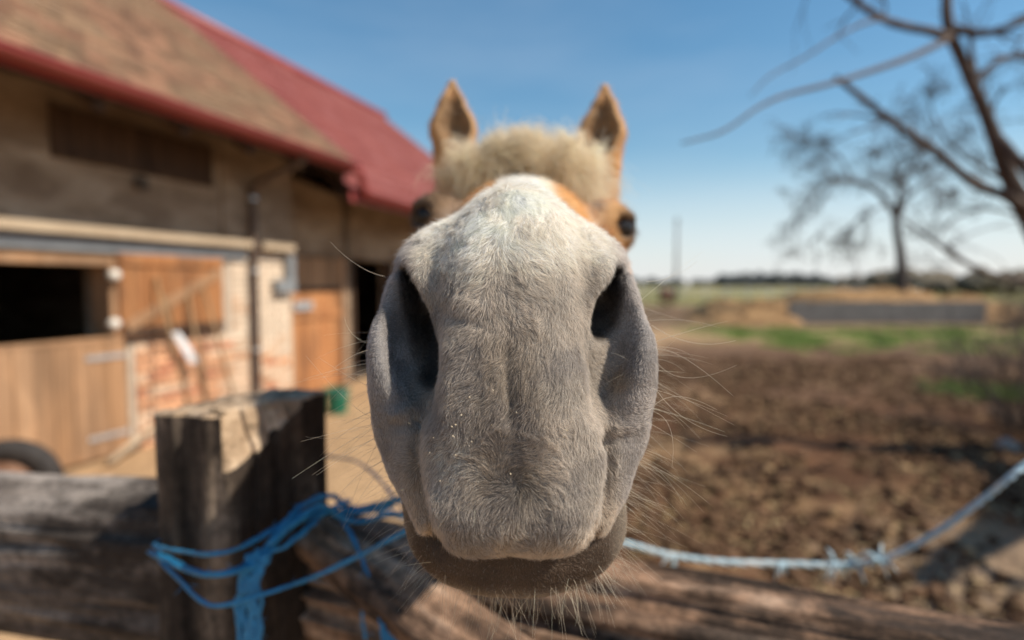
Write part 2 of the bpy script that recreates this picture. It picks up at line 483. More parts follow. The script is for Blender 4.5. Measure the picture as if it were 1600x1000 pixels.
M_INSIDE = mat('stable_interior', [(.3, (.05, .038, .03)), (.7, (.10, .075, .055))], 3, (1, 1, 1), .95, .2)

barn = empty('barn', bw(8, -4, 0))
tag(barn, 'long rustic stable barn with brown tiled and red metal roof, brick and plaster front', 'barn')

T0, T_END = -1.5, 16.6
DOOR0, DOOR1, LINT = 4.36, 5.66, 1.88
D2A, D2B = 8.34, 9.62
OP3A, OP3B = 9.80, 11.1
wall = MB()
TH = -.34
bbox_(wall, T0, DOOR0, TH, 0, -.2, 3.60)
bbox_(wall, DOOR0, DOOR1, TH, 0, LINT, 3.60)
bbox_(wall, DOOR1, 6.98, TH, 0, -.2, 3.60)
front = wall.build('plaster_wall', M_PLASTER, barn)
# the brick pier between the open leaf and the corner, mortar core with single bricks on it
core = MB()
bbox_(core, 6.98, 8.10, TH, -.005, -.2, 3.58)
bbox_(core, 5.80, 6.98, 0.0, .012, -.2, 1.04)
pier = core.build('brick_wall', M_MORTAR, barn)
up = MB(); bbox_(up, 6.98, 8.10, -.005, .030, 1.99, 3.50)
up.build('upper_plaster', M_PLASTER, barn)
back = MB()
bbox_(back, 8.10, D2A, -.52, -.26, -.2, 3.35)
bbox_(back, D2B, OP3A, -.52, -.26, -.2, 3.35)
bbox_(back, D2A, OP3B, -.52, -.26, 2.02, 3.35)
bbox_(back, OP3B, T_END, -.52, -.26, -.2, 3.35)
back.build('recessed_wall', M_PLASTER, barn)
shell = MB()
bbox_(shell, T0 - .3, T0, -8.1, 0, -.2, 3.1); bbox_(shell, T_END, T_END + .3, -8.1, -.26, -.2, 2.7)
bbox_(shell, T0, T_END, -8.4, -8.1, -.2, 2.9)
bbox_(shell, 7.0, 7.2, -8.1, -.36, -.2, 3.0)
for t_, zt_ in ((T0 - .3, 6.6), (T_END, 6.25)):
    shell.add([bw(t_, 0, 3.0 if t_ < 5 else 2.6), bw(t_ + .3, 0, 3.0 if t_ < 5 else 2.6), bw(t_, -8.1, 2.8), bw(t_ + .3, -8.1, 2.8), bw(t_, -3.7, zt_), bw(t_ + .3, -3.7, zt_)],
              [(0, 2, 4), (1, 5, 3), (0, 4, 5, 1), (2, 3, 5, 4), (0, 1, 3, 2)])
shell.build('outer_shell', M_PLASTER, barn)
fl = MB(); bbox_(fl, T0, T_END, -8.1, -.34, -.05, .02); bbox_(fl, T0, 7.0, -8.05, -.4, 2.75, 2.85); bbox_(fl, 7.2, T_END, -8.05, -.56, 2.5, 2.6)
fl.build('stable_floor', M_INSIDE, barn)

# bricks: one mesh per kind, shared
def brick_mesh(L_, H_, seed):
    rg_ = random.Random(seed)
    mb = MB(); c = .004
    def j(): return rg_.uniform(-.003, .003)
    ring = []
    V = []
    for (o_, e) in ((0, 0), (.019, 0), (.024, c)):
        for (a, b) in ((e, e), (L_ - e, e), (L_ - e, H_ - e), (e, H_ - e)):
            V.append((a + j(), o_ + j() * .6, b + j()))
    Fc = [(8, 9, 10, 11)]
    for k in (0, 4):
        for i in range(4):
            Fc.append((k + i, k + (i + 1) % 4, k + 4 + (i + 1) % 4, k + 4 + i))
    Fc = [tuple(reversed(f)) for f in Fc]
    return V, Fc
MB3 = Matrix(((UX, UY, 0), (UY, -UX, 0), (0, 0, 1))).to_4x4()
BR = {}
for L_ in (.232, .110):
    for mi in range(4):
        V, Fc = brick_mesh(L_, .062, mi * 7 + int(L_ * 100)); me = new_mesh('brick', V, Fc); me.materials.append(M_BRICKS[mi]); BR[(L_, mi)] = me
nbr = 0
def put_brick(t, z, o, L_, mi):
    ob = bpy.data.objects.new('brick', BR[(L_, mi)]); COL.objects.link(ob); ob.parent = pier
    ob.matrix_local = Matrix.Translation(bw(t, o + random.uniform(-.004, .003), z)) @ MB3
for row in range(31):
    z = -.02 + row * .075
    if z > 1.93: break
    t = 5.80 - (.06 if row % 2 else .18)
    while t < 8.08:
        L_ = .232
        lo = 5.82 if z < 1.0 else 7.0
        if t < lo:
            if t + .232 > lo + .09: t2, L2 = t + .122, .110
            else: t += .244; continue
            if t2 < lo: t += .244; continue
            tt_, L_ = t2, L2
        elif t + .232 > 8.10:
            if t + .110 < 8.10: tt_, L_ = t, .110
            else: break
        else: tt_ = t
        n_ = mnoise.noise(Vector((tt_ * 1.3, z * 1.6, 3.3))) + .6 * (z - .45) + (.22 if tt_ > 6.7 else 0) + random.uniform(-.25, .25)
        mi = 3 if n_ > .42 else 2 if n_ > .02 else (0 if random.random() < .7 else 1)
        oo = .012 if tt_ < 6.97 else -.005
        if nbr < 296 or True:
            put_brick(tt_, z, oo, L_, mi); nbr += 1
        t += .244
print('bricks', nbr)

# ledge beam, lintel
lm = MB(); bbox_(lm, T0, 7.30, -.02, .15, 2.035, 2.115)
tag(lm.build('ledge_beam', M_BEAM, barn))
lm = MB(); bbox_(lm, 7.46, 8.02, .03, .15, 2.035, 2.115); lm.build('ledge_beam', M_BEAM, barn)
lm = MB(); bbox_(lm, T0, 7.28, -.015, .06, 1.90, 2.033); lm.build('ledge_shade_strip', M_SHADE_GREY, barn)  # grey strip standing in for the shadow beneath the ledge beam
lm = MB(); bbox_(lm, DOOR0 - .2, DOOR1 + .15, -.28, .02, LINT - .10, LINT + .0); lm.build('lintel', M_WOOD_TAN, barn)

# stable door: lower leaf shut, upper leaf folded back on the wall
def planked(name, parent, t0, t1, o, z0, z1, n, m, th=.03, label=None, gap=.006, rag=.0):
    root = None
    w_ = (t1 - t0) / n
    for i in range(n):
        mb = MB()
        a, b = t0 + i * w_ + gap / 2, t0 + (i + 1) * w_ - gap / 2
        oj = random.uniform(-.003, .003); zj = random.uniform(-rag, rag)
        bbox_(mb, a, b, o + oj, o + th + oj, z0 + zj, z1 + random.uniform(-rag, rag))
        mb.build(name, m, parent)
def door_root(name, t, z, label=None):
    e = empty(name, bw(t, .02, z)); e.parent = barn; e.matrix_parent_inverse = parent_world(barn).inverted()
    if label: e['label'] = label
    return e
ld = door_root('lower_door', 5.0, 0, 'tan plank lower half of the stable door, shut')
planked('plank', ld, DOOR0 - .02, DOOR1 + .06, .035, .03, 1.09, 9, M_WOOD_TAN, rag=.002)
mb = MB(); bbox_(mb, DOOR0 - .02, DOOR1 + .06, .028, .075, 1.09, 1.125); mb.build('door_cap', M_WOOD_TAN, ld)
mb = MB(); bbox_(mb, 5.36, DOOR1 + .07, .070, .078, .925, .965); mb.build('strap_hinge', M_STEEL, ld)
mb = MB(); bbox_(mb, 5.36, DOOR1 + .07, .070, .078, .20, .24); mb.build('strap_hinge', M_STEEL, ld)
ud = door_root('upper_door', 6.3, 1.05, 'orange plank upper door leaf folded back against the wall')
planked('plank', ud, 5.70, 6.92, .030, 1.07, 1.93, 8, M_WOOD_ORG, th=.025)
def strip(name, a, b, wd, o0, o1, m, parent):
    a, b = Vector(a), Vector(b); d = (b - a).normalized(); nrm = Vector((-d.y, d.x)) * wd / 2
    q = [a + nrm, b + nrm, b - nrm, a - nrm]
    mb = MB(); mb.hexa([bw(p.x, o0, p.y) for p in q] + [bw(p.x, o1, p.y) for p in q]); return mb.build(name, m, parent)
strip('brace', (5.76, 1.20), (6.86, 1.74), .10, .056, .080, M_WOOD_TAN, ud)
strip('crossbar', (5.72, 1.14), (6.90, 1.14), .10, .056, .079, M_WOOD_DARK, ud)
strip('crossbar', (5.72, 1.84), (6.90, 1.84), .10, .056, .079, M_WOOD_ORG, ud)
# door post with pale porcelain knobs
mb = MB(); bbox_(mb, DOOR1 - .02, DOOR1 + .10, -.2, .026, .0, LINT); mb.build('door_post', M_WOOD_TAN, barn)
M_KNOB = mat('pale_knob', [(.3, (.62, .56, .48)), (.7, (.72, .68, .62))], 20, (1, 1, 1), .4, 0)
for (px_, py_) in ((175, 430), (175, 506)):
    t_, z_ = bt(px_, py_, .05)
    mb = MB(); mb.tube([bw(t_, .02, z_), bw(t_, .06, z_), bw(t_, .10, z_), bw(t_, .125, z_)], [.030, .050, .052, .025], 16); mb.build('knob', M_KNOB, barn, True)
# loft hatch of upright dark boards
mb = MB(); bbox_(mb, 5.20, 6.84, .0, .045, 2.68, 2.745); bbox_(mb, 5.20, 5.28, .0, .04, 2.745, 3.12); bbox_(mb, 6.76, 6.84, .0, .04, 2.745, 3.12)
hatch = mb.build('loft_hatch', M_WOOD_DARK, barn)
planked('board', hatch, 5.28, 6.76, .008, 2.745, 3.115, 11, M_WOOD_DARK, th=.02)
# vent hole
t_, z_ = bt(217, 287)
mb = MB(); mb.tube([bw(t_, -.02, z_), bw(t_, .06, z_)], [.065, .065], 18); mb.build('vent_pipe', M_INSIDE, barn)
# downpipe, and grey blocks shaped as an L of shade on the wall
t_ = 7.36
mb = MB(); mb.tube(smooth_path([bw(t_, .86, 3.06), bw(t_, .70, 2.96), bw(t_, .30, 2.84), bw(t_, .11, 2.74), bw(t_, .10, 2.5), bw(t_, .10, .30), bw(t_, .16, .12), bw(t_, .30, .06)], 4), .042, 12)
mb.build('downpipe', M_DARKMETAL, barn, True)
for z_ in (.8, 1.75, 2.6):
    mb = MB(); mb.tube([bw(t_, .10, z_), bw(t_, .10, z_ + .04)], [.05, .05], 12); mb.build('pipe_clamp', M_STEEL, barn)
mb = MB(); bbox_(mb, 7.72, 8.06, .03, .12, 1.50, 1.66); bbox_(mb, 7.94, 8.06, .03, .11, 1.66, 1.98)
mb.build('wall_shade_block', M_SHADE_GREY, barn)
# second door, orange boards in a frame, and the dark doorway after it
sd = door_root('plank_door', 8.9, 0, 'orange plank door set back beneath the red roof')
planked('plank', sd, D2A + .06, D2B - .06, -.30, .02, 1.50, 8, M_WOOD_ORG, th=.03)
planked('plank', sd, D2A + .06, D2B - .06, -.30, 1.56, 2.0, 8, M_WOOD_TAN, th=.03)
mb = MB(); bbox_(mb, D2A + .04, D2B - .04, -.30, -.25, 1.50, 1.56); mb.build('crossbar', M_WOOD_DARK, sd)
mb = MB(); bbox_(mb, D2A + .06, D2B - .06, -.268, -.245, 1.10, 1.20); mb.build('crossbar', M_WOOD_ORG, sd)
mb = MB(); bbox_(mb, D2A + .1, D2A + .5, -.262, -.232, 1.24, 1.36); mb.build('latch_plate', M_STEEL, sd)
for a, b in ((D2A, D2A + .06), (D2B - .06, D2B), (OP3A, OP3A + .07), (OP3B - .07, OP3B)):
    mb = MB(); bbox_(mb, a, b, -.40, -.225, 0, 2.02); mb.build('door_post', M_WOOD_TAN if b < 9.7 else M_WOOD_DARK, barn)
# eaves: rafters' tails and soffit
mb = MB()
mb.hexa([bw(T0 - .4, .80, 3.02), bw(8.31, .80, 3.02), bw(8.31, -.02, 3.50), bw(T0 - .4, -.02, 3.50),
         bw(T0 - .4, .80, 3.05), bw(8.31, .80, 3.05), bw(8.31, -.02, 3.53), bw(T0 - .4, -.02, 3.53)])
mb.hexa([bw(8.31, .70, 2.72), bw(T_END, .70, 2.72), bw(T_END, -.5, 3.20), bw(8.31, -.5, 3.20),
         bw(8.31, .70, 2.75), bw(T_END, .70, 2.75), bw(T_END, -.5, 3.23), bw(8.31, -.5, 3.23)])
mb.build('soffit', M_WOOD_DARK, barn)
for k in range(13):
    t_ = T0 + .3 + k * .78
    lo_, z_ = (.76, 2.95) if t_ < 8.2 else (.72, 2.66)
    if 8.2 < t_ < 8.4: continue
    mb = MB(); mb.hexa([bw(t_, lo_, z_), bw(t_ + .09, lo_, z_), bw(t_ + .09, -.1, z_ + .5), bw(t_, -.1, z_ + .5),
                        bw(t_, lo_, z_ + .09), bw(t_ + .09, lo_, z_ + .09), bw(t_ + .09, -.1, z_ + .62), bw(t_, -.1, z_ + .62)])
    mb.build('rafter', M_WOOD_DARK, barn)

# roof planes. tile plane: eave (o .70, z 3.25) -> ridge (o -3.7, z 6.75); red plane: (.80, 2.85) -> (-3.7, 6.40)
def slab(mb, t0, t1, a, b, th, t0b=None, t1b=None):
    t0b = t0 if t0b is None else t0b; t1b = t1 if t1b is None else t1b
    mb.hexa([bw(t0, a[0], a[1] - th), bw(t1, a[0], a[1] - th), bw(t1b, b[0], b[1] - th), bw(t0b, b[0], b[1] - th),
             bw(t0, a[0], a[1]), bw(t1, a[0], a[1]), bw(t1b, b[0], b[1]), bw(t0b, b[0], b[1])])
TE, TR = (.85, 3.17), (-3.70, 6.72)
RE, RR = (.80, 2.85), (-3.70, 6.40)
mb = MB(); slab(mb, T0 - .5, 8.31, (TE[0] - .03, TE[1] - .03), (TR[0], TR[1] - .03), .10)
slab(mb, T0 - .5, 8.31, (-8.3, 3.0), (TR[0], TR[1] - .03), .10)
tile_roof = mb.build('tile_roof', M_WOOD_DARK, barn)
mb = MB(); slab(mb, 8.32, 15.9, (RE[0] - .02, RE[1] - .05), (RR[0], RR[1] - .05), .08, None, 16.5)
slab(mb, 8.32, 16.5, (-8.4, 2.7), (RR[0], RR[1] - .05), .08)
red_roof = mb.build('red_roof', M_WOOD_DARK, barn)
# tiles: beaver-tail, laid in rows, 300 nearest ones single
sl = Vector((TR[0] - TE[0], TR[1] - TE[1])); SLN = sl.length; sl.normalize()
up3 = (BO * sl.x + BZ * sl.y)                      # up the slope
nr3 = (BO * sl.y - BZ * sl.x) ; nr3 = nr3 if nr3.z > 0 else -nr3
TW, TLn, TS = .178, .34, .155
prof = [(0, .03), (.04, .008), (.5, 0), (.96, .008), (1, .03)]
tv = [(x * (TW - .006), y * TLn * .9, 0) for x, y in prof] + [(TW - .006, TLn, 0), (0, TLn, 0)]
tile_V = [(x, y, .016) for x, y, z in tv] + [(x, y, 0.0) for x, y, z in tv]
n7 = len(tv)
tile_F = [tuple(range(n7))] + [(i, n7 + i, n7 + (i + 1) % n7, (i + 1) % n7) for i in range(n7)]
tmesh = []
for m_ in M_TILES:
    me = new_mesh('tile', tile_V, tile_F); me.materials.append(m_); tmesh.append(me)
places = []
rows = int(SLN / TS)
for r_ in range(rows):
    nt_ = int((8.31 - (T0 - .5)) / TW)
    for c_ in range(nt_ + 1):
        t_ = 8.31 - TW * (c_ + 1) + (TW * .5 if r_ % 2 else 0)
        if t_ + TW > 8.34: continue
        places.append((t_, r_ * TS - .05))
def tile_m(t_, s_):
    base = bw(t_, TE[0], TE[1]) + up3 * s_ + nr3 * (.012 + random.uniform(0, .008))
    tilt = -.045 + random.uniform(-.012, .012); yaw = random.uniform(-.02, .02)
    M3 = Matrix((BT, up3, nr3)).transposed().to_4x4()
    return Matrix.Translation(base) @ M3 @ Matrix.Rotation(yaw, 4, 'Z') @ Matrix.Rotation(tilt, 4, 'X')
def inframe(t_, s_):
    p = bw(t_, TE[0], TE[1]) + up3 * s_
    x, y, z = w2c(*p)
    if y < .5: return 9e9
    X, Y = 800 + 900 * x / y, 500 - 900 * z / y
    return y if (-40 < X < 640 and -40 < Y < 1000) else 9e9
places = sorted(((inframe(t_, s_), t_, s_) for t_, s_ in places))
rest = [MB(), MB(), MB()]
for i, (d_, t_, s_) in enumerate(places):
    mi = int(random.random() * 3)
    if mnoise.noise(Vector((t_ * .9, s_ * 1.2, 1))) > .12: mi = 2
    elif random.random() < .3: mi = 1
    M_ = tile_m(t_, s_)
    if i < 290 and d_ < 9e8:
        o = bpy.data.objects.new('tile', tmesh[mi]); COL.objects.link(o); o.parent = tile_roof; o.matrix_local = M_
    else:
        rest[mi].add([M_ @ Vector(v) for v in tile_V], tile_F)
allrest = MB()
for mi in range(3): allrest.add(rest[mi].V, rest[mi].F, mi)
ar_ = allrest.build('further_tiles', M_TILES, tile_roof); ar_['kind'] = 'stuff'
mb = MB()
for k in range(28):
    t_ = 8.33 - (k + 1) * .35
    mb.tube([bw(t_, -3.7, 6.74), bw(t_ + .37, -3.7, 6.75)], [.13, .11], 8)
mb.build('ridge_tiles', M_TILES[1], tile_roof)['kind'] = 'stuff'
# red sheets, each with pressed steps
sl2 = Vector((RR[0] - RE[0], RR[1] - RE[1])); SL2 = sl2.length; sl2.normalize()
upr = (BO * sl2.x + BZ * sl2.y); nrr = (BO * sl2.y - BZ * sl2.x); nrr = nrr if nrr.z > 0 else -nrr
def red_sheet(t0, t1):
    V, Fc = [], []
    steps = []
    nst = int(SL2 / .35)
    for k in range(nst + 1):
        s0 = k * .35; steps.append((s0, .026)); steps.append((min(s0 + .34, SL2), .008))
    nc = max(2, int((t1 - t0) / .0458))
    for s_, h in steps:
        for c_ in range(nc + 1):
            u_ = c_ / nc; t_ = t0 + (t1 - t0) * u_
            tl = t_ if t_ < 15.4 else t_
            w_ = .012 * math.cos(u_ * (t1 - t0) / .183 * 2 * math.pi)
            V.append(bw(tl, RE[0], RE[1]) + upr * s_ + nrr * (h + w_ - .01))
    for r_ in range(len(steps) - 1):
        for c_ in range(nc):
            a = r_ * (nc + 1) + c_
            Fc.append((a, a + 1, a + nc + 2, a + nc + 1))
    mb = MB(); mb.add(V, Fc); return mb.build('metal_sheet', M_METAL_RED, red_roof)
t_ = 8.33
while t_ < 16.3:
    red_sheet(t_, min(t_ + 1.098, 16.5)); t_ += 1.10
mb = MB(); slab(mb, 8.32, 16.5, (-8.4, 2.75), (RR[0] + .02, RR[1] + .02), .03); mb.build('rear_sheets', M_METAL_RED, red_roof)
mb = MB(); mb.tube([bw(8.3, -3.7, 6.42), bw(16.55, -3.7, 6.42)], [.11, .11], 10); mb.build('ridge_cap', M_GUTTER, red_roof, True)
# verge flashing where tiles end
mb = MB(); mb.hexa([bw(8.315, TE[0], TE[1] - .12), bw(8.335, TE[0], TE[1] - .12), bw(8.335, TR[0], TR[1] - .12), bw(8.315, TR[0], TR[1] - .12),
                    bw(8.315, TE[0], TE[1] + .03), bw(8.335, TE[0], TE[1] + .03), bw(8.335, TR[0], TR[1] + .03), bw(8.315, TR[0], TR[1] + .03)])
mb.build('verge_board', M_WOOD_DARK, tile_roof)
# half-round gutters
def gutter(t0, t1, o, z, r_):
    mb = MB(); V, Fc = [], []; n = 10
    for t_ in (t0, t1):
        for rr in (r_, r_ - .006):
            for k in range(n + 1):
                a = math.pi + math.pi * k / n
                V.append(bw(t_, o + math.cos(a) * rr, z + math.sin(a) * rr))
    m_ = n + 1
    for k in range(n):
        Fc.append((k, k + 1, 2 * m_ + k + 1, 2 * m_ + k)); Fc.append((m_ + k + 1, m_ + k, 3 * m_ + k, 3 * m_ + k + 1))
    Fc.append((0, 2 * m_, 3 * m_, m_)); Fc.append((n, m_ + n, 3 * m_ + n, 2 * m_ + n))
    for k in range(n):
        Fc.append((k, m_ + k, m_ + k + 1, k + 1)); Fc.append((2 * m_ + k, 2 * m_ + k + 1, 3 * m_ + k + 1, 3 * m_ + k))
    mb.add(V, Fc)
    mb.tube([bw(t0, o + r_, z + .004), bw(t1, o + r_, z + .004)], [.011, .011], 8)
    return mb.build('gutter', M_GUTTER, barn, True)
gutter(T0 - .5, 8.30, .915, 3.14, .070)
gutter(8.55, 15.9, .875, 2.83, .075)
mb = MB(); mb.hexa([bw(T0 - .5, .815, 3.05), bw(8.31, .815, 3.05), bw(8.31, .840, 3.05), bw(T0 - .5, .840, 3.05),
                    bw(T0 - .5, .815, 3.155), bw(8.31, .815, 3.155), bw(8.31, .840, 3.155), bw(T0 - .5, .840, 3.155)])
mb.build('fascia_board', M_GUTTER, barn)
mb = MB(); bbox_(mb, 8.33, 15.9, .765, .79, 2.70, 2.83); mb.build('fascia_board', M_GUTTER, barn)
mb = MB(); mb.tube(smooth_path([bw(8.20, .92, 3.09), bw(8.36, .92, 3.07), bw(8.44, .91, 2.99), bw(8.47, .89, 2.90), bw(8.60, .88, 2.80)], 5), .056, 12)
mb.build('gutter_bend', M_GUTTER, barn, True)

# ---- yard things along the barn
def leaner(name, label, cat, t, o, base_z, top, build, grp=None):
    e = empty(name, bw(t, o, base_z)); tag(e, label, cat, grp); build(e); return e
M_HANDLE = mat('ash_handle', [(.3, (.20, .12, .06)), (.7, (.33, .21, .11))], 8, (1, 1, .2), .7, .2)
M_WHITE = mat('white_plastic', [(.3, (.62, .62, .64)), (.7, (.74, .74, .75))], 8, (1, 1, 1), .5, 0)
def fork(e):
    a, b = bw(6.02, .50, .42), bw(6.06, .09, 1.68)
    mb = MB(); mb.tube([a, b], .016, 8); mb.build('handle', M_HANDLE, e, True)
    mb = MB(); mb.tube([bw(5.90, .52, .38), bw(6.14, .52, .38)], .009, 6)
    mb.build('crosspiece', M_DARKMETAL, e, True)
    for k in range(4):
        mb = MB(); t_ = 5.90 + k * .08; mb.tube([bw(t_, .52, .38), bw(t_, .56, .18), bw(t_, .62, .02)], [.007, .006, .003], 6); mb.build('tine', M_DARKMETAL, e, True)
leaner('pitchfork', 'dark handled pitchfork leaning on the brick wall left of the other tools', 'pitchfork', 6.02, .5, 0, 0, fork)
def shovel(e):
    a, b = bw(6.40, .40, .0), bw(6.42, .09, 1.50)
    mb = MB(); mb.tube([a + (b - a) * .28, b], .017, 8); mb.build('handle', M_HANDLE, e, True)
    mb = MB(); L1 = bw(6.22, .13, 1.12); L2 = bw(6.42, .17, .78)
    d = (L2 - L1)
    V = []
    for k in range(5):
        u_ = k / 4; c = L1 + d * u_; w_ = (.045 + .02 * u_)
        V += [c - BT * w_ , c + BO * .018, c + BT * w_, c + BO * .004]
    Fc = []
    for k in range(4):
        for q in range(4): Fc.append((k * 4 + q, k * 4 + (q + 1) % 4, k * 4 + 4 + (q + 1) % 4, k * 4 + 4 + q))
    Fc += [(3, 2, 1, 0), (16, 17, 18, 19)]
    mb.add(V, Fc); mb.build('blade', M_WHITE, e)
    mb = MB(); mb.tube([L1 - d * .0, bw(6.16, .07, 1.5)], .012, 8); mb.build('neck', M_HANDLE, e, True)
    mb = MB(); mb.tube([L2 - d * .05, a], .012, 8); mb.build('shaft', M_HANDLE, e, True)
leaner('scraper', 'white bladed scraper leaning on the brick wall among the tool handles', 'tool', 6.4, .4, 0, 0, shovel)
def broom(e):
    a, b = bw(6.70, .46, .12), bw(6.62, .08, 1.62)
    mb = MB(); mb.tube([a, b], .015, 8); mb.build('handle', M_HANDLE, e, True)
    mb = MB(); bbox_(mb, 6.52, 6.88, .43, .49, .08, .13); mb.build('head', M_WOOD_DARK, e)
    mb = MB()
    for k in range(60):
        t_ = 6.53 + .34 * random.random(); o_ = .435 + .05 * random.random()
        mb.tube([bw(t_, o_, .085), bw(t_ + random.uniform(-.02, .02), o_ + random.uniform(0, .03), .0)], .003, 4)
    mb.build('bristles', M_STRAW, e)['kind'] = 'stuff'
leaner('broom', 'yard broom leaning on the brick wall rightmost of the tools', 'broom', 6.7, .46, 0, 0, broom)
# bucket
c_ = on_ground(527, 640)
pbk = pw(527, 625, 7.2); bx_, by_ = pbk.x, pbk.y
M_GREEN = mat('green_plastic', [(.3, (.012, .11, .065)), (.7, (.02, .17, .10))], 5, (1, 1, 1), .4, 0)
bk = empty('bucket', (bx_, by_, .0)); tag(bk, 'green plastic bucket standing before the orange plank door', 'bucket')
zb = 0.0
mb = MB(); mb.tube([(bx_, by_, zb), (bx_, by_, zb + .30)], [.115, .155], 24, cap=False); mb.tube([(bx_, by_, zb + .30), (bx_, by_, zb + .02)], [.148, .108], 24, cap=False)
mb.tube([(bx_, by_, zb), (bx_, by_, zb + .02)], [.115, .117], 24); mb.build('pail', M_GREEN, bk, True)
mb = MB(); mb.tube([Vector((bx_ + .16 * math.cos(k * math.pi / 8), by_ + .16 * math.sin(k * math.pi / 8), zb + .305)) for k in range(17)], .008, 6, cap=False); mb.build('rim', M_GREEN, bk, True)
mb = MB(); mb.tube([Vector((bx_ + .158 * math.cos(k * math.pi / 12), by_ - .03 - .12 * math.sin(k * math.pi / 12), zb + .30 - .05 * math.sin(k * math.pi / 12))) for k in range(13)], .004, 6); mb.build('bail', M_STEEL, bk, True)
# old tyre at the left
M_RUB = mat('rubber', [(.3, (.020, .017, .016)), (.7, (.05, .042, .038))], 14, (1, 1, 1), .75, .3)
M_RUST = mat('rusty_rim', [(.3, (.12, .055, .03)), (.7, (.25, .14, .09))], 14, (1, 1, 1), .8, .3)
tc_ = pw(14, 792, 3.75); tyc = Vector((tc_.x, tc_.y, .30))
ty = empty('wheel', (tyc.x, tyc.y, 0)); tag(ty, 'old dark wheel standing by the tan stable door at far left', 'wheel')
mb = MB(); axd = Vector((.35, -.93, 0)).normalized(); e1 = Vector((0, 0, 1)); e2 = axd.cross(e1)
V, Fc = [], []; n1_, n2_ = 40, 14
for i in range(n1_):
    a = i * 2 * math.pi / n1_; rd_ = e1 * math.cos(a) + e2 * math.sin(a)
    for j in range(n2_):
        b = j * 2 * math.pi / n2_
        rr = .235 + .065 * math.copysign(abs(math.cos(b)) ** .8, math.cos(b)); h_ = .075 * math.copysign(abs(math.sin(b)) ** .7, math.sin(b))
        V.append(tyc + rd_ * rr + axd * h_)
for i in range(n1_):
    for j in range(n2_):
        Fc.append((i * n2_ + j, ((i + 1) % n1_) * n2_ + j, ((i + 1) % n1_) * n2_ + (j + 1) % n2_, i * n2_ + (j + 1) % n2_))
mb.add(V, Fc); mb.build('tyre', M_RUB, ty, True)
mb = MB(); mb.tube([tyc - axd * .05, tyc - axd * .03, tyc + axd * .03, tyc + axd * .05], [.175, .15, .15, .175], 28); mb.build('rim', M_RUST, ty, True)
mb = MB(); mb.tube([tyc - axd * .09, tyc + axd * .09], [.035, .035], 14); mb.build('hub', M_DARKMETAL, ty, True)
# pale pole lying against the foot of the door
a_, b_ = bw(5.35, .32, .05), bw(5.98, .16, .24)
mb = MB(); mb.tube([a_, b_], [.028, .03], 10, jit=.05)
tag(mb.build('pale_pole', M_BEAM, None, True), 'short pale pole lying at the foot of the stable door', 'pole')

# ================================================================== FAR FIELD
M_CONC = mat('old_concrete', [(.3, (.12, .11, .105)), (.7, (.21, .195, .18))], 3, (1, 1, 1), .95, .4, 12, second=(2, (1, 1, 3), (.13, .12, .11), .55, .7))
cw_ = MB()
cx0, cx1, cy_ = 11.6, 19.8, 24.0
for k in range(4):
    a = cx0 + (cx1 - cx0) * k / 4 + .01; b = cx0 + (cx1 - cx0) * (k + 1) / 4 - .01
    mb = MB(); mb.hexa([(a, cy_, -.1), (b, cy_, -.1), (b, cy_ + .22, -.1), (a, cy_ + .22, -.1), (a, cy_, .88 + .03 * (k % 2)), (b, cy_, .88 + .03 * (k % 2)), (b, cy_ + .22, .88), (a, cy_ + .22, .88)])
    if k == 0:
        cwe = empty('concrete_wall', (15.7, cy_, 0)); tag(cwe, 'long low grey concrete wall holding back the straw heap', 'wall')
    mb.build('wall_panel', M_CONC, cwe)
def heap(name, label, cx, cy, rx, ry, h, m, seed, kind='stuff'):
    n = 60; V, Fc = [], []
    for i in range(n + 1):
        for j in range(n + 1):
            x = -1 + 2 * i / n; y = -1 + 2 * j / n
            r = math.hypot(x, y)
            z = h * max(0, 1 - r ** 4.5) * (.75 + .5 * mnoise.noise(Vector((x * 3 + seed, y * 3, 0)))) + .10 * mnoise.noise(Vector((x * 14 + seed, y * 14, 2))) * h - .04
            V.append((cx + x * rx, cy + y * ry, z))
    for i in range(n):
        for j in range(n):
            a = i * (n + 1) + j; Fc.append((a, a + n + 1, a + n + 2, a + 1))
    mb = MB(); mb.add(V, Fc); o = mb.build(name, m, None, True)
    tag(o, label, 'straw heap' if label else None, None, None); 
    return o
M_HEAP = mat('manure_straw', [(.3, (.14, .075, .035)), (.5, (.30, .175, .08)), (.75, (.46, .29, .14))], 2.5, (1, 1, 1), .95, .9, 9, bump_dist=.1)
heap('straw_heap', 'long brown straw and manure heap behind the concrete wall', 16.4, 27.6, 8.4, 3.1, 1.45, M_HEAP, 3)
heap('straw_heap', 'small tan straw heap at the left end of the concrete wall', 10.0, 23.9, 2.1, 1.6, .55, M_HEAP, 9)
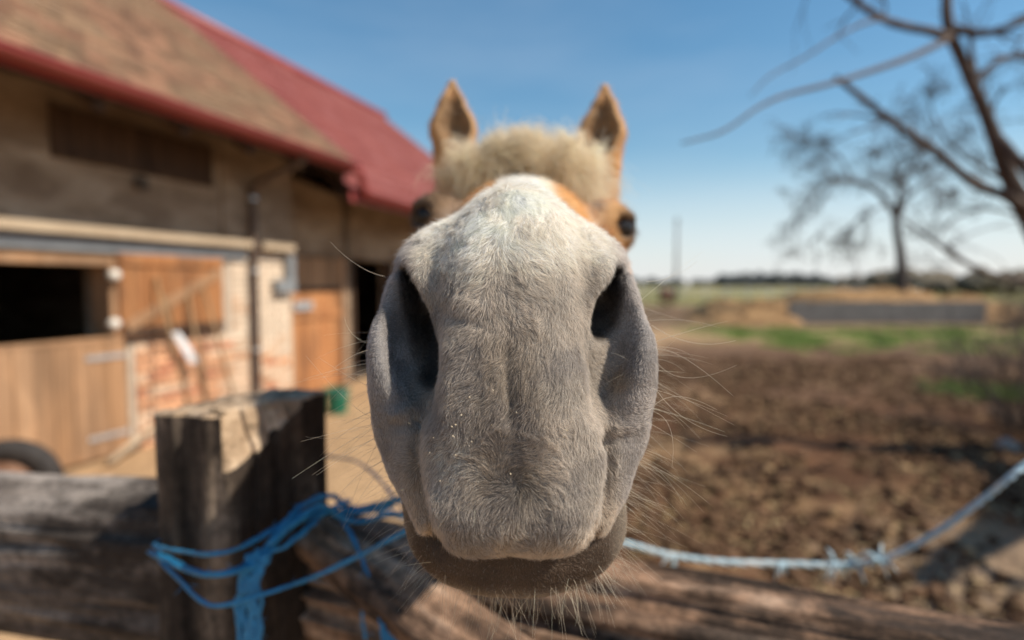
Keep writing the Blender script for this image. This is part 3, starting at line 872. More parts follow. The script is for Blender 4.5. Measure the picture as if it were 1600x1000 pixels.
# bare trees
M_BARK = mat('bark', [(.3, (.045, .030, .024)), (.7, (.12, .085, .068))], 9, (1, 1, .25), .9, .7, 25, bump_dist=.01)
M_BARK2 = mat('bark_far', [(.3, (.055, .04, .034)), (.7, (.10, .08, .07))], 3, (1, 1, .3), .9, .5)
def grow(mb, p, d, L_, r0, depth, rg, up=.05, droop=0.0, nmin=2, nmax=4, minr=.004, sides=6):
    pts, rad = [p], [r0]; n = 5
    dd = Vector(d)
    for i in range(n):
        dd = (dd + Vector((rg.gauss(0, .17), rg.gauss(0, .17), rg.gauss(0, .14) + up - droop * i * .06))).normalized()
        pts.append(pts[-1] + dd * L_ / n); rad.append(max(minr, r0 * (1 - .11 * (i + 1))))
    mb.tube(pts, rad, sides if r0 > .03 else 4 if r0 > .012 else 3, cap=False)
    if depth == 0: return
    for k in range(rg.randint(nmin, nmax)):
        i = rg.randint(2, n); q = pts[i]
        v = Vector((rg.gauss(0, 1), rg.gauss(0, 1), rg.gauss(0, .7))).normalized()
        nd = (dd * .75 + v * .75).normalized()
        grow(mb, q, nd, L_ * rg.uniform(.55, .85), rad[i] * rg.uniform(.45, .7), depth - 1, rg, up, droop, nmin, nmax, minr, sides)
def bare_tree(label, base, trunk_pts, trunk_r, limbs, seed, m, twig_depth=3, twig_L=1.2, minr=.01, group=None, ntw=7, droop=.0, nmx=4):
    e = empty('bare_tree', base); tag(e, label, 'tree', group)
    rg = random.Random(seed)
    mb = MB(); tp = smooth_path(trunk_pts, 4); mb.tube(tp, lerp_list(trunk_r, len(tp)), 12, jit=.05); mb.build('trunk', m, e, True)
    tw = MB()
    for pts, r_ in limbs:
        lp = smooth_path(pts, 4); rr = lerp_list(r_, len(lp))
        mb = MB(); mb.tube(lp, rr, 8, jit=.06); mb.build('limb', m, e, True)
        for k in range(ntw if r_[-1] > .0035 else 0):
            i = rg.randint(len(lp) // 3, len(lp) - 1)
            d = (lp[i] - lp[i - 1]).normalized()
            v = Vector((rg.gauss(0, 1), rg.gauss(0, 1), rg.gauss(.1, .7))).normalized()
            grow(tw, lp[i], (d * .6 + v * .8).normalized(), twig_L * rg.uniform(.6, 1.1), max(minr, rr[i] * .5), twig_depth, rg, .02, droop, 2, nmx, minr)
    tw.build('twigs', m, e)['kind'] = 'stuff'
    return e
# tree on the heap
D_ = 27.0
def q(px, py, d=D_): return pw(px, py, d)
bare_tree('bare old fruit tree with arching left limb rising from the straw heap', (q(1408, 445).x, q(1408, 445).y, 0),
          [Vector((q(1408, 445).x, q(1408, 445).y, 0)), q(1409, 440), q(1408, 400), q(1402, 365), q(1400, 335)], [.30, .26, .20, .17, .16],
          [([q(1400, 338), q(1372, 300), q(1330, 282), q(1288, 288, 26), q(1258, 325, 25.5), q(1240, 365, 25.5)], [.13, .11, .10, .08, .05, .02]),
           ([q(1400, 338), q(1404, 300, 27.5), q(1398, 260, 28), q(1380, 225, 28)], [.12, .09, .06, .03]),
           ([q(1402, 345), q(1415, 310), q(1440, 290, 27), q(1470, 275, 28), q(1490, 290, 28)], [.11, .09, .07, .05, .02]),
           ([q(1404, 300, 27.5), q(1425, 260, 28), q(1450, 215, 28.5), q(1450, 180, 28.5)], [.08, .06, .05, .02]),
           ([q(1330, 282), q(1315, 250, 26.5), q(1290, 225, 26.5), q(1275, 215, 26.5)], [.07, .05, .04, .02]),
           ([q(1385, 320), q(1360, 330, 26), q(1335, 350, 26), q(1320, 370, 26)], [.06, .05, .03, .02])],
          5, M_BARK2, 3, 1.25, .014, 'bare trees beyond the paddock', 9, .8)
D2_ = 38.0
bare_tree('taller bare tree behind and right of the one on the heap', (q(1652, 445, D2_).x, q(1652, 445, D2_).y, 0),
          [Vector((q(1652, 445, D2_).x, q(1652, 445, D2_).y, 0)), q(1650, 420, D2_), q(1640, 360, D2_), q(1628, 310, D2_)], [.34, .30, .26, .22],
          [([q(1628, 310, D2_), q(1540, 265, D2_), q(1480, 220, D2_), q(1450, 160, D2_)], [.18, .14, .1, .03]),
           ([q(1628, 310, D2_), q(1580, 240, D2_), q(1540, 180, D2_), q(1545, 120, D2_)], [.18, .14, .1, .03]),
           ([q(1630, 330, D2_), q(1640, 260, D2_), q(1640, 220, D2_), q(1650, 150, D2_)], [.18, .14, .1, .03]),
           ([q(1638, 350, D2_), q(1540, 325, D2_), q(1480, 350, D2_), q(1465, 380, D2_)], [.12, .1, .06, .03])],
          9, M_BARK2, 3, 1.9, .018, 'bare trees beyond the paddock', 8, .3)
# near tree at the right edge
N_ = 5.2
nb = Vector((5.35, 5.35, 0))
near = bare_tree('large bare tree at the right edge with long branches reaching over the paddock', nb,
          [nb, Vector((5.2, 5.33, .8)), q(1650, 420, N_), q(1618, 352, N_), q(1580, 285, N_), q(1545, 190, N_), q(1506, 100, N_), q(1480, 30, N_), q(1485, -60, N_), q(1500, -180, N_)],
          [.24, .19, .15, .105, .070, .055, .048, .045, .04, .03],
          [([q(1625, 345, N_), q(1575, 308, 5.1), q(1520, 285, 5.0), q(1460, 235, 4.9), q(1400, 195, 4.9), q(1350, 155, 4.9), q(1305, 120, 4.9)], [.060, .044, .038, .034, .030, .027, .020]),
           ([q(1486, 60, N_), q(1450, 48, 5.1), q(1400, 38, 5.1), q(1360, 18, 5.1), q(1320, -12, 5.1), q(1260, -60, 5.1)], [.045, .036, .032, .030, .026, .015]),
           ([q(1480, 62, N_), q(1430, 86, 4.0), q(1370, 108, 3.2), q(1300, 130, 2.7), q(1230, 148, 2.4), q(1185, 168, 2.2), q(1130, 205, 2.1), q(1065, 224, 2.0)], [.030, .021, .014, .010, .0075, .006, .005, .003]),
           ([q(1420, 40, 5.1), q(1375, 30, 4.4), q(1320, 50, 3.8), q(1260, 88, 3.4), q(1205, 118, 3.2), q(1172, 150, 3.1)], [.024, .014, .009, .007, .005, .003]),
           ([q(1620, 350, N_), q(1580, 290, 5.4), q(1555, 215, 5.4), q(1535, 165, 5.4), q(1520, 100, 5.6), q(1515, 40, 5.6)], [.055, .045, .038, .033, .026, .015]),
           ([q(1555, 210, N_), q(1590, 250, 5.0), q(1640, 320, 5.0)], [.045, .042, .04]),
           ([q(1490, 45, N_), q(1530, 52, 5.1), q(1570, 45, 5.0), q(1620, 20, 5.0), q(1660, -20, 5.0)], [.045, .036, .034, .03, .02]),
           ([q(1520, 130, N_), q(1560, 95, 5.3), q(1600, 85, 5.4), q(1650, 70, 5.4)], [.035, .028, .025, .02]),
           ([Vector((5.3, 5.35, 1.2)), Vector((5.45, 4.4, 1.45)), Vector((5.37, 3.5, 2.0)), Vector((5.6, 2.6, 3.1)), Vector((5.8, 1.9, 4.1))], [.16, .15, .14, .11, .05]),  # unseen limb, added and shaped to throw a shadow on the lower-right ground
           ([q(1640, 440, 4.6), q(1560, 432, 4.4), q(1500, 405, 4.2), q(1450, 370, 4.1), q(1412, 345, 4.0)], [.035, .020, .016, .012, .007])],
          14, M_BARK, 1, .48, .0026, None, 5, .2, 2)
# bushes at the right edge
def bush(label, x, y, h, n, seed, grp):
    rg = random.Random(seed); mb = MB()
    for k in range(n):
        a = rg.uniform(0, 6.3); s_ = rg.uniform(0, .5) * h * .5
        grow(mb, Vector((x + math.cos(a) * s_, y + math.sin(a) * s_, 0)), Vector((math.cos(a) * .5, math.sin(a) * .5, 1)).normalized(), h * rg.uniform(.4, .65), .012, 2, rg, .02, .1, 2, 4, .004)
    return tag(mb.build('bare_bush', M_BARK2, None), label, 'bush', grp)
bush('dark leafless bush beside the foot of the large right hand tree', 5.80, 6.3, 1.5, 60, 4, 'leafless bushes at the paddock edge')
bush('leafless bush farther back behind the right end of the concrete wall', 20.6, 23.0, 2.0, 40, 6, 'leafless bushes at the paddock edge')
bush('low leafless bush just in front of the right end of the concrete wall', 17.9, 20.5, 1.1, 30, 8, 'leafless bushes at the paddock edge')
# utility pole
pp = pw(1058, 340, 60.0)
mb = MB(); mb.tube([(pp.x, pp.y, 0), (pp.x, pp.y, pp.z)], [.17, .12], 10)
M_POLE = mat('pole_grey', [(.3, (.16, .16, .17)), (.7, (.24, .24, .25))], 3, (1, 1, .2), .8, .2)
pe = empty('utility_pole', (pp.x, pp.y, 0)); tag(pe, 'single grey utility pole standing in the far field', 'pole')
mb.build('shaft', M_POLE, pe, True)
mb = MB(); mb.box((pp.x - .25, pp.y - .24, pp.z - .45), (.5, 0, 0), (0, .1, 0), (0, 0, .1)); mb.build('crossarm', M_POLE, pe)
# far pasture fence
M_PALE = mat('pale_fence', [(.3, (.48, .45, .40)), (.7, (.62, .60, .55))], 3, (1, 1, .2), .8, .2)
fe = empty('pasture_fence', (20, 70, 0)); tag(fe, 'pale post and rail fence across the far green pasture', 'fence')
for k in range(15):
    x = 13 + k * 2.6; mb = MB(); mb.box((x, 70, 0), (.16, 0, 0), (0, .16, 0), (0, 0, 1.35)); mb.build('post', M_PALE, fe)
for z in (.55, 1.15):
    mb = MB(); mb.box((13, 69.95, z), (36.5, 0, 0), (0, .05, 0), (0, 0, .13)); mb.build('rail', M_PALE, fe)
# horizon woods
def wood(name, x0, x1, y, h, n, seed, m):
    rg_ = np.random.default_rng(seed)
    P = np.stack([rg_.uniform(x0, x1, n), y + rg_.uniform(-12, 12, n), np.zeros(n)], 1)
    hh = h * rg_.uniform(.45, 1.0, n) * (.55 + .9 * fnoise(P * [1, 0, 0], .02, 2, 4.0))
    V = _oct[None] * (1 + rg_.uniform(-.3, .3, (n, len(_oct), 3))) * (hh[:, None, None] * np.array([.55, .55, .6])) + P[:, None, :] + np.array([0, 0, .42]) * hh[:, None, None]
    Fq = np.array(_octf)[None] + (np.arange(n) * len(_oct))[:, None, None]
    return tag(link(name, mesh_np(name, V.reshape(-1, 3), Fq.reshape(-1, 3)), m, None, True), kind='stuff')
M_WOODS = mat('distant_wood', [(.3, (.045, .05, .055)), (.7, (.08, .085, .08))], .2, (1, 1, 1), 1, 0)
M_SCRUB = mat('distant_scrub', [(.3, (.10, .085, .065)), (.7, (.16, .13, .09))], .3, (1, 1, 1), 1, 0)
wood('distant_wood', -200, 900, 640, 9, 900, 3, M_WOODS)
wood('distant_copse', 118, 175, 330, 7.5, 260, 4, M_WOODS)
wood('distant_scrub', 60, 170, 95, 4.2, 500, 5, M_SCRUB)
# pale stone
sp = pw(1572, 690, 5.6); me = clod_mesh('pale_stone', np.array([[sp.x, sp.y, gz_at(sp.x, sp.y)]]), .13, .13, (.38, .33, .29), .02)
tag(link('pale_stone', me, M_GROUND, None, True), 'pale stone half sunk in the mud near the right edge', 'stone')

# ================================================================== FENCE IN FRONT OF THE HORSE
def wood_weathered(name, c0, c1, c2, sc=14, st=.12):
    m = mat(name, [(.36, c0), (.5, c1), (.64, c2)], sc, (1, 1, st), .9, 1.0, 34, detail=12, bump_dist=.010,
            second=(11, (1, 1, st * 2.5), (.020, .014, .011), .50, .9))
    # a broad mottling of lichen-grey and rot on top of the grain
    N, L = m.node_tree.nodes, m.node_tree.links
    bs = N['Principled BSDF']; src = bs.inputs['Base Color'].links[0].from_socket
    tc = N.new('ShaderNodeTexCoord'); no = N.new('ShaderNodeTexNoise'); no.inputs['Scale'].default_value = 60
    no.inputs['Detail'].default_value = 10; no.inputs['Roughness'].default_value = .75
    L.new(tc.outputs['Object'], no.inputs['Vector'])
    mr = N.new('ShaderNodeMapRange'); mr.inputs['From Min'].default_value = .32; mr.inputs['From Max'].default_value = .68
    mr.inputs['To Min'].default_value = .35; mr.inputs['To Max'].default_value = 1.7
    L.new(no.outputs['Fac'], mr.inputs['Value'])
    vm = N.new('ShaderNodeVectorMath'); vm.operation = 'SCALE'
    L.new(src, vm.inputs[0]); L.new(mr.outputs[0], vm.inputs['Scale']); L.new(vm.outputs[0], bs.inputs['Base Color'])
    return m
M_POST = wood_weathered('weathered_post_wood', (.022, .017, .013), (.080, .060, .046), (.24, .185, .14))
M_RAIL = wood_weathered('weathered_rail_wood', (.055, .032, .021), (.25, .15, .095), (.50, .35, .25), 20, .2)
M_ENDG = mat('end_grain', [(.3, (.10, .070, .045)), (.5, (.36, .255, .165)), (.72, (.64, .49, .35))], 42, (1, 1, 1), .95, 1.0, 90, bump_dist=.004)
def grooved(name, prof_fn, L_, nu, nv, depth, seed, mats, M_, parent, ends=True, taper=1.0, bend=0.0, top_slope=None, chip=None):
    """a length of timber along local Z, its section given by prof_fn(angle)->(x, y), with drying cracks"""
    th = np.linspace(0, 2 * math.pi, nu, endpoint=False); zz = np.linspace(0, L_, nv) if chip is None else np.concatenate([np.linspace(0, L_ - .08, nv - 70), np.linspace(L_ - .08, L_, 71)[1:]])
    T, Z = np.meshgrid(th, zz, indexing='ij')
    X0 = np.array([prof_fn(a) for a in th])
    X = X0[:, 0][:, None] * np.ones_like(Z); Y = X0[:, 1][:, None] * np.ones_like(Z)
    r = np.hypot(X, Y)
    P = np.stack([X.ravel() * 60, Y.ravel() * 60, Z.ravel() * 3.0], 1)
    g = fnoise(P, 1.0, 3, seed); crack = ss(.46, .36, fnoise(np.stack([X.ravel() * 38, Y.ravel() * 38, Z.ravel() * 1.3], 1), 1.0, 2, seed + 5))
    low = fnoise(np.stack([X.ravel() * 6, Y.ravel() * 6, Z.ravel() * 4], 1), 1.0, 2, seed + 9) - .5
    k = 1 + ((g - .5) * depth - crack * depth * 1.3 + low * depth * 2.2) / r.ravel()
    s_ = 1 + (taper - 1) * Z.ravel() / L_
    V = np.stack([X.ravel() * k * s_, Y.ravel() * k * s_ + bend * np.sin(Z.ravel() / L_ * math.pi), Z.ravel()], 1)
    if top_slope is not None:
        top = Z.ravel() > L_ - 1e-6
        V[top, 2] += top_slope(V[top])
    chipped = None
    if chip is not None: V, chipped = chip(V)
    ids = np.arange(nu * nv).reshape(nu, nv)
    Fc = [(ids[i, j], ids[(i + 1) % nu, j], ids[(i + 1) % nu, j + 1], ids[i, j + 1]) for i in range(nu) for j in range(nv - 1)]
    mi = [0] * len(Fc)
    if chipped is not None: mi = [1 if sum(chipped[v] for v in f) >= 3 else 0 for f in Fc]
    V = [tuple(v) for v in V]
    for (j, sgn) in ((nv - 1, 1), (0, -1)):
        ringp = [np.array(V[ids[i, j]]) for i in range(nu)]; prev = [ids[i, j] for i in range(nu)]
        cen = np.mean(ringp, 0)
        for q_ in (.985, .9, .75, .55, .35, .15):
            cur = []
            for i in range(nu):
                v = cen + (ringp[i] - cen) * q_
                h = (fnoise(np.array([[v[0] * 90, v[1] * 90, seed]]), 1.0, 3)[0] - .5) * .008 * (q_ < .95) + sgn * (.003 if q_ > .9 else .004)
                v = v + np.array([0, 0, h * 1.0]); cur.append(len(V)); V.append(tuple(v))
            for i in range(nu):
                a, b, c, d = prev[i], prev[(i + 1) % nu], cur[(i + 1) % nu], cur[i]
                Fc.append((a, b, c, d) if sgn > 0 else (d, c, b, a)); mi.append(1)
            prev = cur
        ci = len(V); V.append(tuple(cen + np.array([0, 0, sgn * .004])))
        for i in range(nu):
            Fc.append((prev[i], prev[(i + 1) % nu], ci) if sgn > 0 else (ci, prev[(i + 1) % nu], prev[i])); mi.append(1)
    me = new_mesh(name, V, Fc)
    for m in mats: me.materials.append(m)
    me.polygons.foreach_set('material_index', np.array(mi, np.int32))
    me.polygons.foreach_set('use_smooth', np.ones(len(Fc), bool))
    o = bpy.data.objects.new(name, me); COL.objects.link(o); o.parent = parent
    o.matrix_parent_inverse = parent_world(parent).inverted(); o.matrix_world = M_
    o.location, o.rotation_euler = M_.to_translation(), M_.to_euler()
    return o
fence = empty('wooden_fence', (-.33, .71, 0))
tag(fence, 'weathered wooden paddock fence with thick square post and log rails before the horse', 'fence')
# post: corners measured on its top
front_c, left_c, right_c = Vector((-.313, .600)), Vector((-.417, .665)), Vector((-.250, .763))
exv = (right_c - front_c); eyv = (left_c - front_c)
hx_, hy_ = exv.length / 2, eyv.length / 2
cen2 = front_c + exv * .5 + eyv * .5
ex3 = Vector((exv.x, exv.y, 0)).normalized(); ez3 = Vector((0, 0, 1)); ey3 = ez3.cross(ex3)
M_p = Matrix((ex3, ey3, ez3)).transposed().to_4x4(); M_p.translation = Vector((cen2.x, cen2.y, -.3))
def sq_prof(hx, hy, p=9):
    def f(a):
        c, s_ = math.cos(a), math.sin(a)
        k = (abs(c / hx) ** p + abs(s_ / hy) ** p) ** (-1 / p)
        return (c * k, s_ * k)
    return f
POST_TOP = 1.452
def split_corner(V):
    # the post has split: a slanting facet of bare wood runs down from the top beside its front corner
    h = POST_TOP + .3 - V[:, 2]; u = V[:, 0] + hx_
    lim = .066 * (1 - np.clip(u, -.004, 1) / .125) + (fnoise(V * 22, 1.0, 2, 3.0) - .5) * .012
    on = (V[:, 1] < -hy_ * .75) & (h < lim) & (u > -.006)
    V = V.copy(); rough = (fnoise(V * 120, 1.0, 2) - .5) * .004
    V[on, 1] += np.clip((lim - h)[on], 0, .06) * .42 + .001 + rough[on]
    return V, on
grooved('post', sq_prof(hx_ * 1.0, hy_ * 1.0), POST_TOP + .3, 420, 260, .0065, 2, [M_POST, M_ENDG], M_p, fence,
        top_slope=lambda V: (V[:, 1]) * -.05 + (fnoise(V * 30, 1.0, 2) - .5) * .010, chip=split_corner)
def rail(a, b, prof, seed, depth=.004, taper=1.0, roll=0.0, mats=None, nv=160, bend=0.0, nu=120, name='rail'):
    a, b = Vector(a), Vector(b); d = (b - a); L_ = d.length
    M_ = d.to_track_quat('Z', 'Y').to_matrix().to_4x4() @ Matrix.Rotation(roll, 4, 'Z'); M_.translation = a
    return grooved(name, prof, L_, nu, nv, depth, seed, mats or [M_RAIL, M_ENDG], M_, fence, taper=taper, bend=bend)
# right rail, from behind the post, passing under the chin
a_ = pw(455, 893, .86); b_ = pw(1650, 1165, .50); b_ = a_ + (b_ - a_) * 2.3; right_end = b_
rail(a_, b_, sq_prof(.088, .085, 2.6), 12, .012, 1.0, .3, nu=200, nv=760)
# left rail
a_ = pw(345, 893, .82); b_ = pw(-200, 838, 1.05); b_ = a_ + (b_ - a_) * 2.4; left_end = b_
rail(a_, b_, sq_prof(.128, .075, 3.0), 23, .008, .92, 1.5, [wood_weathered('grey_rail_wood', (.055, .044, .038), (.15, .12, .10), (.29, .245, .21)), M_ENDG])
# split lower brace
a_ = pw(500, 838, .74); b_ = pw(830, 1075, .50)
rail(a_, b_, sq_prof(.032, .024, 2.6), 31, .010, .9, .4, None, 240, 0, 120, 'brace')
# more posts of the fence farther along, off to both sides
for (x, y, s_) in ((right_end.x + .06, right_end.y + .06, 5), (left_end.x - .06, left_end.y + .06, 7)):
    M_q = Matrix.Rotation(.4, 4, 'Z'); M_q.translation = Vector((x, y, -.3))
    grooved('post', sq_prof(.085, .08), 1.65, 60, 40, .0035, s_, [M_POST, M_ENDG], M_q, fence)

# ---- blue twine
M_TWINE = mat('blue_twine', [(.3, (.008, .14, .30)), (.7, (.03, .27, .50))], 160, (1, 1, 1), .45, .5, 300, spec=.5, bump_dist=.001)
tw = empty('baling_twine', (-.31, .60, 1.25)); tag(tw, 'blue baling twine looped round the weathered post and tied toward the horse', 'twine')
def strand(pts, r_, flat=1.0, n=6):
    """one run of twine: a loose bundle of fibres with a few stray ends"""
    P = smooth_path([pw(*p) for p in pts], 9)
    mb = MB(); nb_ = 5 if flat == 1.0 else 9
    for k in range(nb_):
        a0 = random.uniform(0, 6.3); rr = r_ * (.45 if flat == 1.0 else .8)
        Q_ = []
        for i, p in enumerate(P):
            a = a0 + i * .22 + k * 2 * math.pi / nb_
            wob = mnoise.noise(Vector((i * .35, k * 3.1, r_ * 900))) * r_ * .8
            sx_ = math.cos(a) * rr * (1.0 if flat == 1.0 else 1.3) + wob
            Q_.append(p + Vector((sx_, 0, math.sin(a) * rr * (1 if flat == 1.0 else .5))))
        mb.tube(Q_, r_ * (.42 if flat == 1.0 else .34), 5)
    for k in range(int(len(P) / 5)):
        p = P[random.randrange(len(P))]; d = Vector((random.gauss(0, 1), random.gauss(0, .6), random.gauss(0, 1))).normalized() * random.uniform(.006, .016)
        mb.tube([p, p + d * .5 + Vector((0, 0, .001)), p + d], [.0005, .0004, .0002], 4)
    mb.build('strand', M_TWINE, tw, True)
strand([(262, 840, .70), (240, 852, .655), (285, 862, .610), (328, 866, .585), (372, 856, .600), (430, 826, .640), (480, 800, .690), (540, 796, .72), (600, 785, .66), (660, 765, .60)], .0030)
strand([(240, 862, .655), (290, 888, .610), (330, 898, .586), (378, 888, .600), (412, 862, .625), (452, 822, .655), (500, 800, .69), (560, 800, .70), (610, 790, .66)], .0045, .6)
strand([(240, 866, .655), (280, 905, .615), (330, 945, .583), (400, 932, .590), (480, 906, .610), (560, 868, .61), (640, 826, .60)], .0030)
strand([(405, 868, .612), (388, 905, .606), (384, 960, .603), (384, 1040, .60)], .0082, .35)
strand([(416, 862, .618), (402, 900, .606), (400, 960, .603), (403, 1040, .60)], .0050, .5)
strand([(410, 866, .615), (430, 840, .632), (455, 806, .65), (480, 785, .675), (520, 775, .71), (545, 800, .715)], .0040)
strand([(420, 850, .615), (462, 815, .64), (500, 790, .67), (528, 806, .69), (560, 815, .69), (600, 806, .66), (650, 800, .6)], .0035)
strand([(400, 862, .612), (440, 855, .625), (478, 828, .65), (508, 802, .68), (545, 780, .71)], .0035)
strand([(505, 712, .86), (555, 722, .84), (590, 745, .80), (614, 775, .76), (640, 812, .70)], .0026)
strand([(535, 815, .70), (562, 860, .66), (582, 910, .62), (600, 955, .60), (622, 1040, .58)], .0034)
strand([(600, 955, .60), (604, 980, .592), (616, 1020, .585)], .0052, .6)
strand([(572, 1000, .66), (566, 960, .665), (572, 920, .67)], .0022)
strand([(545, 790, .715), (575, 800, .69), (610, 786, .66), (650, 775, .60)], .0035)
# ---- pale blue rope on the right
M_ROPE = mat('faded_blue_rope', [(.3, (.22, .40, .50)), (.5, (.42, .54, .60)), (.72, (.66, .67, .66))], 38, (1, 1, 1), .6, .4, 200, bump_dist=.002)
rp_ = empty('rope', pw(1330, 885, .95)); tag(rp_, 'faded pale blue rope sagging in a curve over the mud right of the chin', 'rope')
base = smooth_path([pw(*p) for p in ((590, 800, .80), (800, 838, .92), (960, 846, .97), (1040, 866, .97), (1120, 878, .96), (1230, 881, .95), (1330, 882, .93), (1400, 866, .90), (1470, 828, .87), (1540, 776, .84), (1600, 728, .82), (1720, 640, .86), (1900, 540, 1.2), (1850, 470, 2.6), (1705, 440, 5.0))], 12)
for k in range(3):
    mb = MB(); P = []
    for i, p in enumerate(base):
        a = i * .75 + k * 2.094
        P.append(p + Vector((0, math.cos(a), math.sin(a))) * .0027)
    mb.tube(P, [.0030 * (1 + .25 * math.sin(i * .9 + k * 2)) for i in range(len(P))], 7); mb.build('strand', M_ROPE, rp_, True)
mb = MB(); rg = random.Random(3)
for c in ((1305, 882, .935), (1335, 880, .93), (1220, 880, .95), (1375, 876, .91), (1052, 868, .97)):
    for k in range(14 if c[0] > 1290 else 5):
        p = pw(*c); d = Vector((rg.gauss(0, 1), rg.gauss(0, 1), rg.gauss(-.3, .9))).normalized() * rg.uniform(.012, .036)
        mb.tube([p, p + d * .5 + Vector((0, 0, .003)), p + d + Vector((0, 0, -.006))], [.0028, .0022, .001], 5)
fk = mb.build('frayed_ends', M_ROPE, rp_, True); fk['kind'] = 'stuff'
# ================================================================== HORSE
# Signed distance field in the camera-aligned frame: X right, Y depth, Z up (metres).
def A3(v): return np.array(v, dtype=np.float64)

class Ell:
    def __init__(s, c, r, rot=None, pw_=2.0):
        s.c, s.r, s.p = A3(c), A3(r), pw_
        s.R = None if rot is None else np.array(Matrix.Rotation(R(rot[0]), 3, rot[1]) if len(rot) == 2 else
              (Matrix.Rotation(R(rot[0]), 3, 'X') @ Matrix.Rotation(R(rot[1]), 3, 'Y') @ Matrix.Rotation(R(rot[2]), 3, 'Z')))
        m = float(np.max(s.r)); s.lo, s.hi = s.c - m, s.c + m
    def __call__(s, x, y, z):
        x, y, z = x - s.c[0], y - s.c[1], z - s.c[2]
        if s.R is not None:
            M = s.R
            x, y, z = (M[0, 0] * x + M[1, 0] * y + M[2, 0] * z, M[0, 1] * x + M[1, 1] * y + M[2, 1] * z,
                       M[0, 2] * x + M[1, 2] * y + M[2, 2] * z)
        ax, ay, az = np.abs(x / s.r[0]), np.abs(y / s.r[1]), np.abs(z / s.r[2])
        if s.p == 2.0:
            k0 = np.sqrt(ax * ax + ay * ay + az * az) + 1e-9
            k1 = np.sqrt((ax / s.r[0]) ** 2 + (ay / s.r[1]) ** 2 + (az / s.r[2]) ** 2) + 1e-9
            return k0 * (k0 - 1) / k1
        p = s.p
        k0 = (ax ** p + ay ** p + az ** p) ** (1 / p) + 1e-9
        l = np.sqrt(x * x + y * y + z * z) + 1e-9
        return l * (1 - 1 / k0)

class Cap:
    """cone-capsule from a to b, radii ra, rb; sq = squash factors of the space (x,y,z)"""
    def __init__(s, a, b, ra, rb, sq=(1, 1, 1)):
        s.q = A3(sq); s.a, s.b, s.ra, s.rb = A3(a) / s.q, A3(b) / s.q, ra, rb
        m = max(ra, rb) * max(sq)
        s.lo = np.minimum(A3(a), A3(b)) - m; s.hi = np.maximum(A3(a), A3(b)) + m
    def __call__(s, x, y, z):
        x, y, z = x / s.q[0], y / s.q[1], z / s.q[2]
        ab = s.b - s.a; L2 = float(ab @ ab)
        t = np.clip(((x - s.a[0]) * ab[0] + (y - s.a[1]) * ab[1] + (z - s.a[2]) * ab[2]) / L2, 0, 1)
        d = np.sqrt((x - s.a[0] - t * ab[0]) ** 2 + (y - s.a[1] - t * ab[1]) ** 2 + (z - s.a[2] - t * ab[2]) ** 2)
        return (d - (s.ra + (s.rb - s.ra) * t)) * float(s.q.min())

PR = []          # (op, prim, k, channel): A head and body, B front of the nose and upper lip, C lower lip
def U(p, k=0.02, ch=0): PR.append(('u', p, k, ch))
def S(p, k=0.01, chs=(0, 1)):
    for c in chs: PR.append(('s', p, k, c))
MERGE = (.007, .0022)

HOLES = {-1: [((-.0590, .348, .026), (-.0490, .322, -.018), .0058, .0080), ((-.0490, .345, .000), (-.0455, .324, -.030), .0066, .0058)],
         1: [((.0600, .348, .028), (.0525, .332, .002), .0052, .0072), ((.0520, .345, .008), (.0490, .334, -.004), .0064, .0050)]}
def both(fn):
    for sg in (-1, 1): fn(sg)

# ---- skull and face
U(Cap((0.006, .405, .044), (0.010, .60, .078), .036, .062, (1, 1, 1)), .02)          # nasal bridge
U(Ell((0.012, .66, .050), (.092, .13, .098)), .04)                                    # forehead
U(Ell((0.018, .77, .120), (.098, .085, .088)), .05)                                   # poll
def f(sg):
    U(Ell((.012 + sg * .070, .665, -.030), (.030, .120, .095)), .04)                  # jowl
    U(Cap((sg * .022, .40, -.040), (.008 + sg * .048, .60, -.060), .040, .055), .04)  # jaw bar
    U(Cap((sg * .030, .42, .010), (.012 + sg * .080, .60, .045), .030, .028), .03)    # facial crest
    U(Ell((.012 + sg * .086, .640, .100), (.026, .050, .030)), .02)                   # brow bone
both(f)
U(Cap((0, .38, -.03), (.008, .62, -.03), .062, .075), .03)
# ---- muzzle
U(Ell((0, .378, .004), (.060, .062, .068), pw_=2.2), .02)                              # snout mass
U(Ell((0.004, .364, .044), (.030, .050, .026), (-30, 'X')), .025)                      # end of the nasal bone
def f(sg):
    U(Ell((sg * .0465, .362, .014), (.027, .038, .040)), .022)                         # false nostril swelling
    U(Ell((sg * .0560, .340, -.020), (.0245, .040, .056), (0, sg * -4, sg * 12)), .010)  # wing
    U(Ell((sg * .0450, .350, -.066), (.0295, .044, .052), (0, sg * 4, 0)), .012)
    U(Cap((sg * .0580, .342, -.066), (sg * .0440, .322, -.109), .0150, .0110, (1, 1.3, 1)), .016)       # side of the lips
both(f)
U(Ell((0.000, .324, .004), (.041, .034, .070), (-24, 'X'), 2.3), .02, 1)               # between the nostrils
U(Ell((0.002, .358, .026), (.044, .044, .036), (-30, 'X')), .02, 1)
U(Ell((0.001, .314, -.068), (.0475, .044, .0485), (-4, 0, 0), 2.8), .022, 1)           # upper lip
U(Ell((-.021, .300, -.0965), (.023, .030, .0215)), .014, 1)
U(Ell((.023, .300, -.0965), (.023, .030, .0215)), .014, 1)
U(Ell((.001, .300, -.0950), (.020, .029, .0190)), .012, 1)
def f(sg):
    if sg < 0: S(Ell((-.0565, .303, -.008), (.0135, .032, .044), (-14, -14, 4)), .013)
    else: S(Ell((.0560, .3035, -.010), (.0135, .030, .043), (-14, 15, -4)), .014)   # open cup of the nostril
    for a_, b_, ra_, rb_ in HOLES[sg]: S(Cap(a_, b_, ra_, rb_, (1, 2.4, 1)), .010)
both(f)
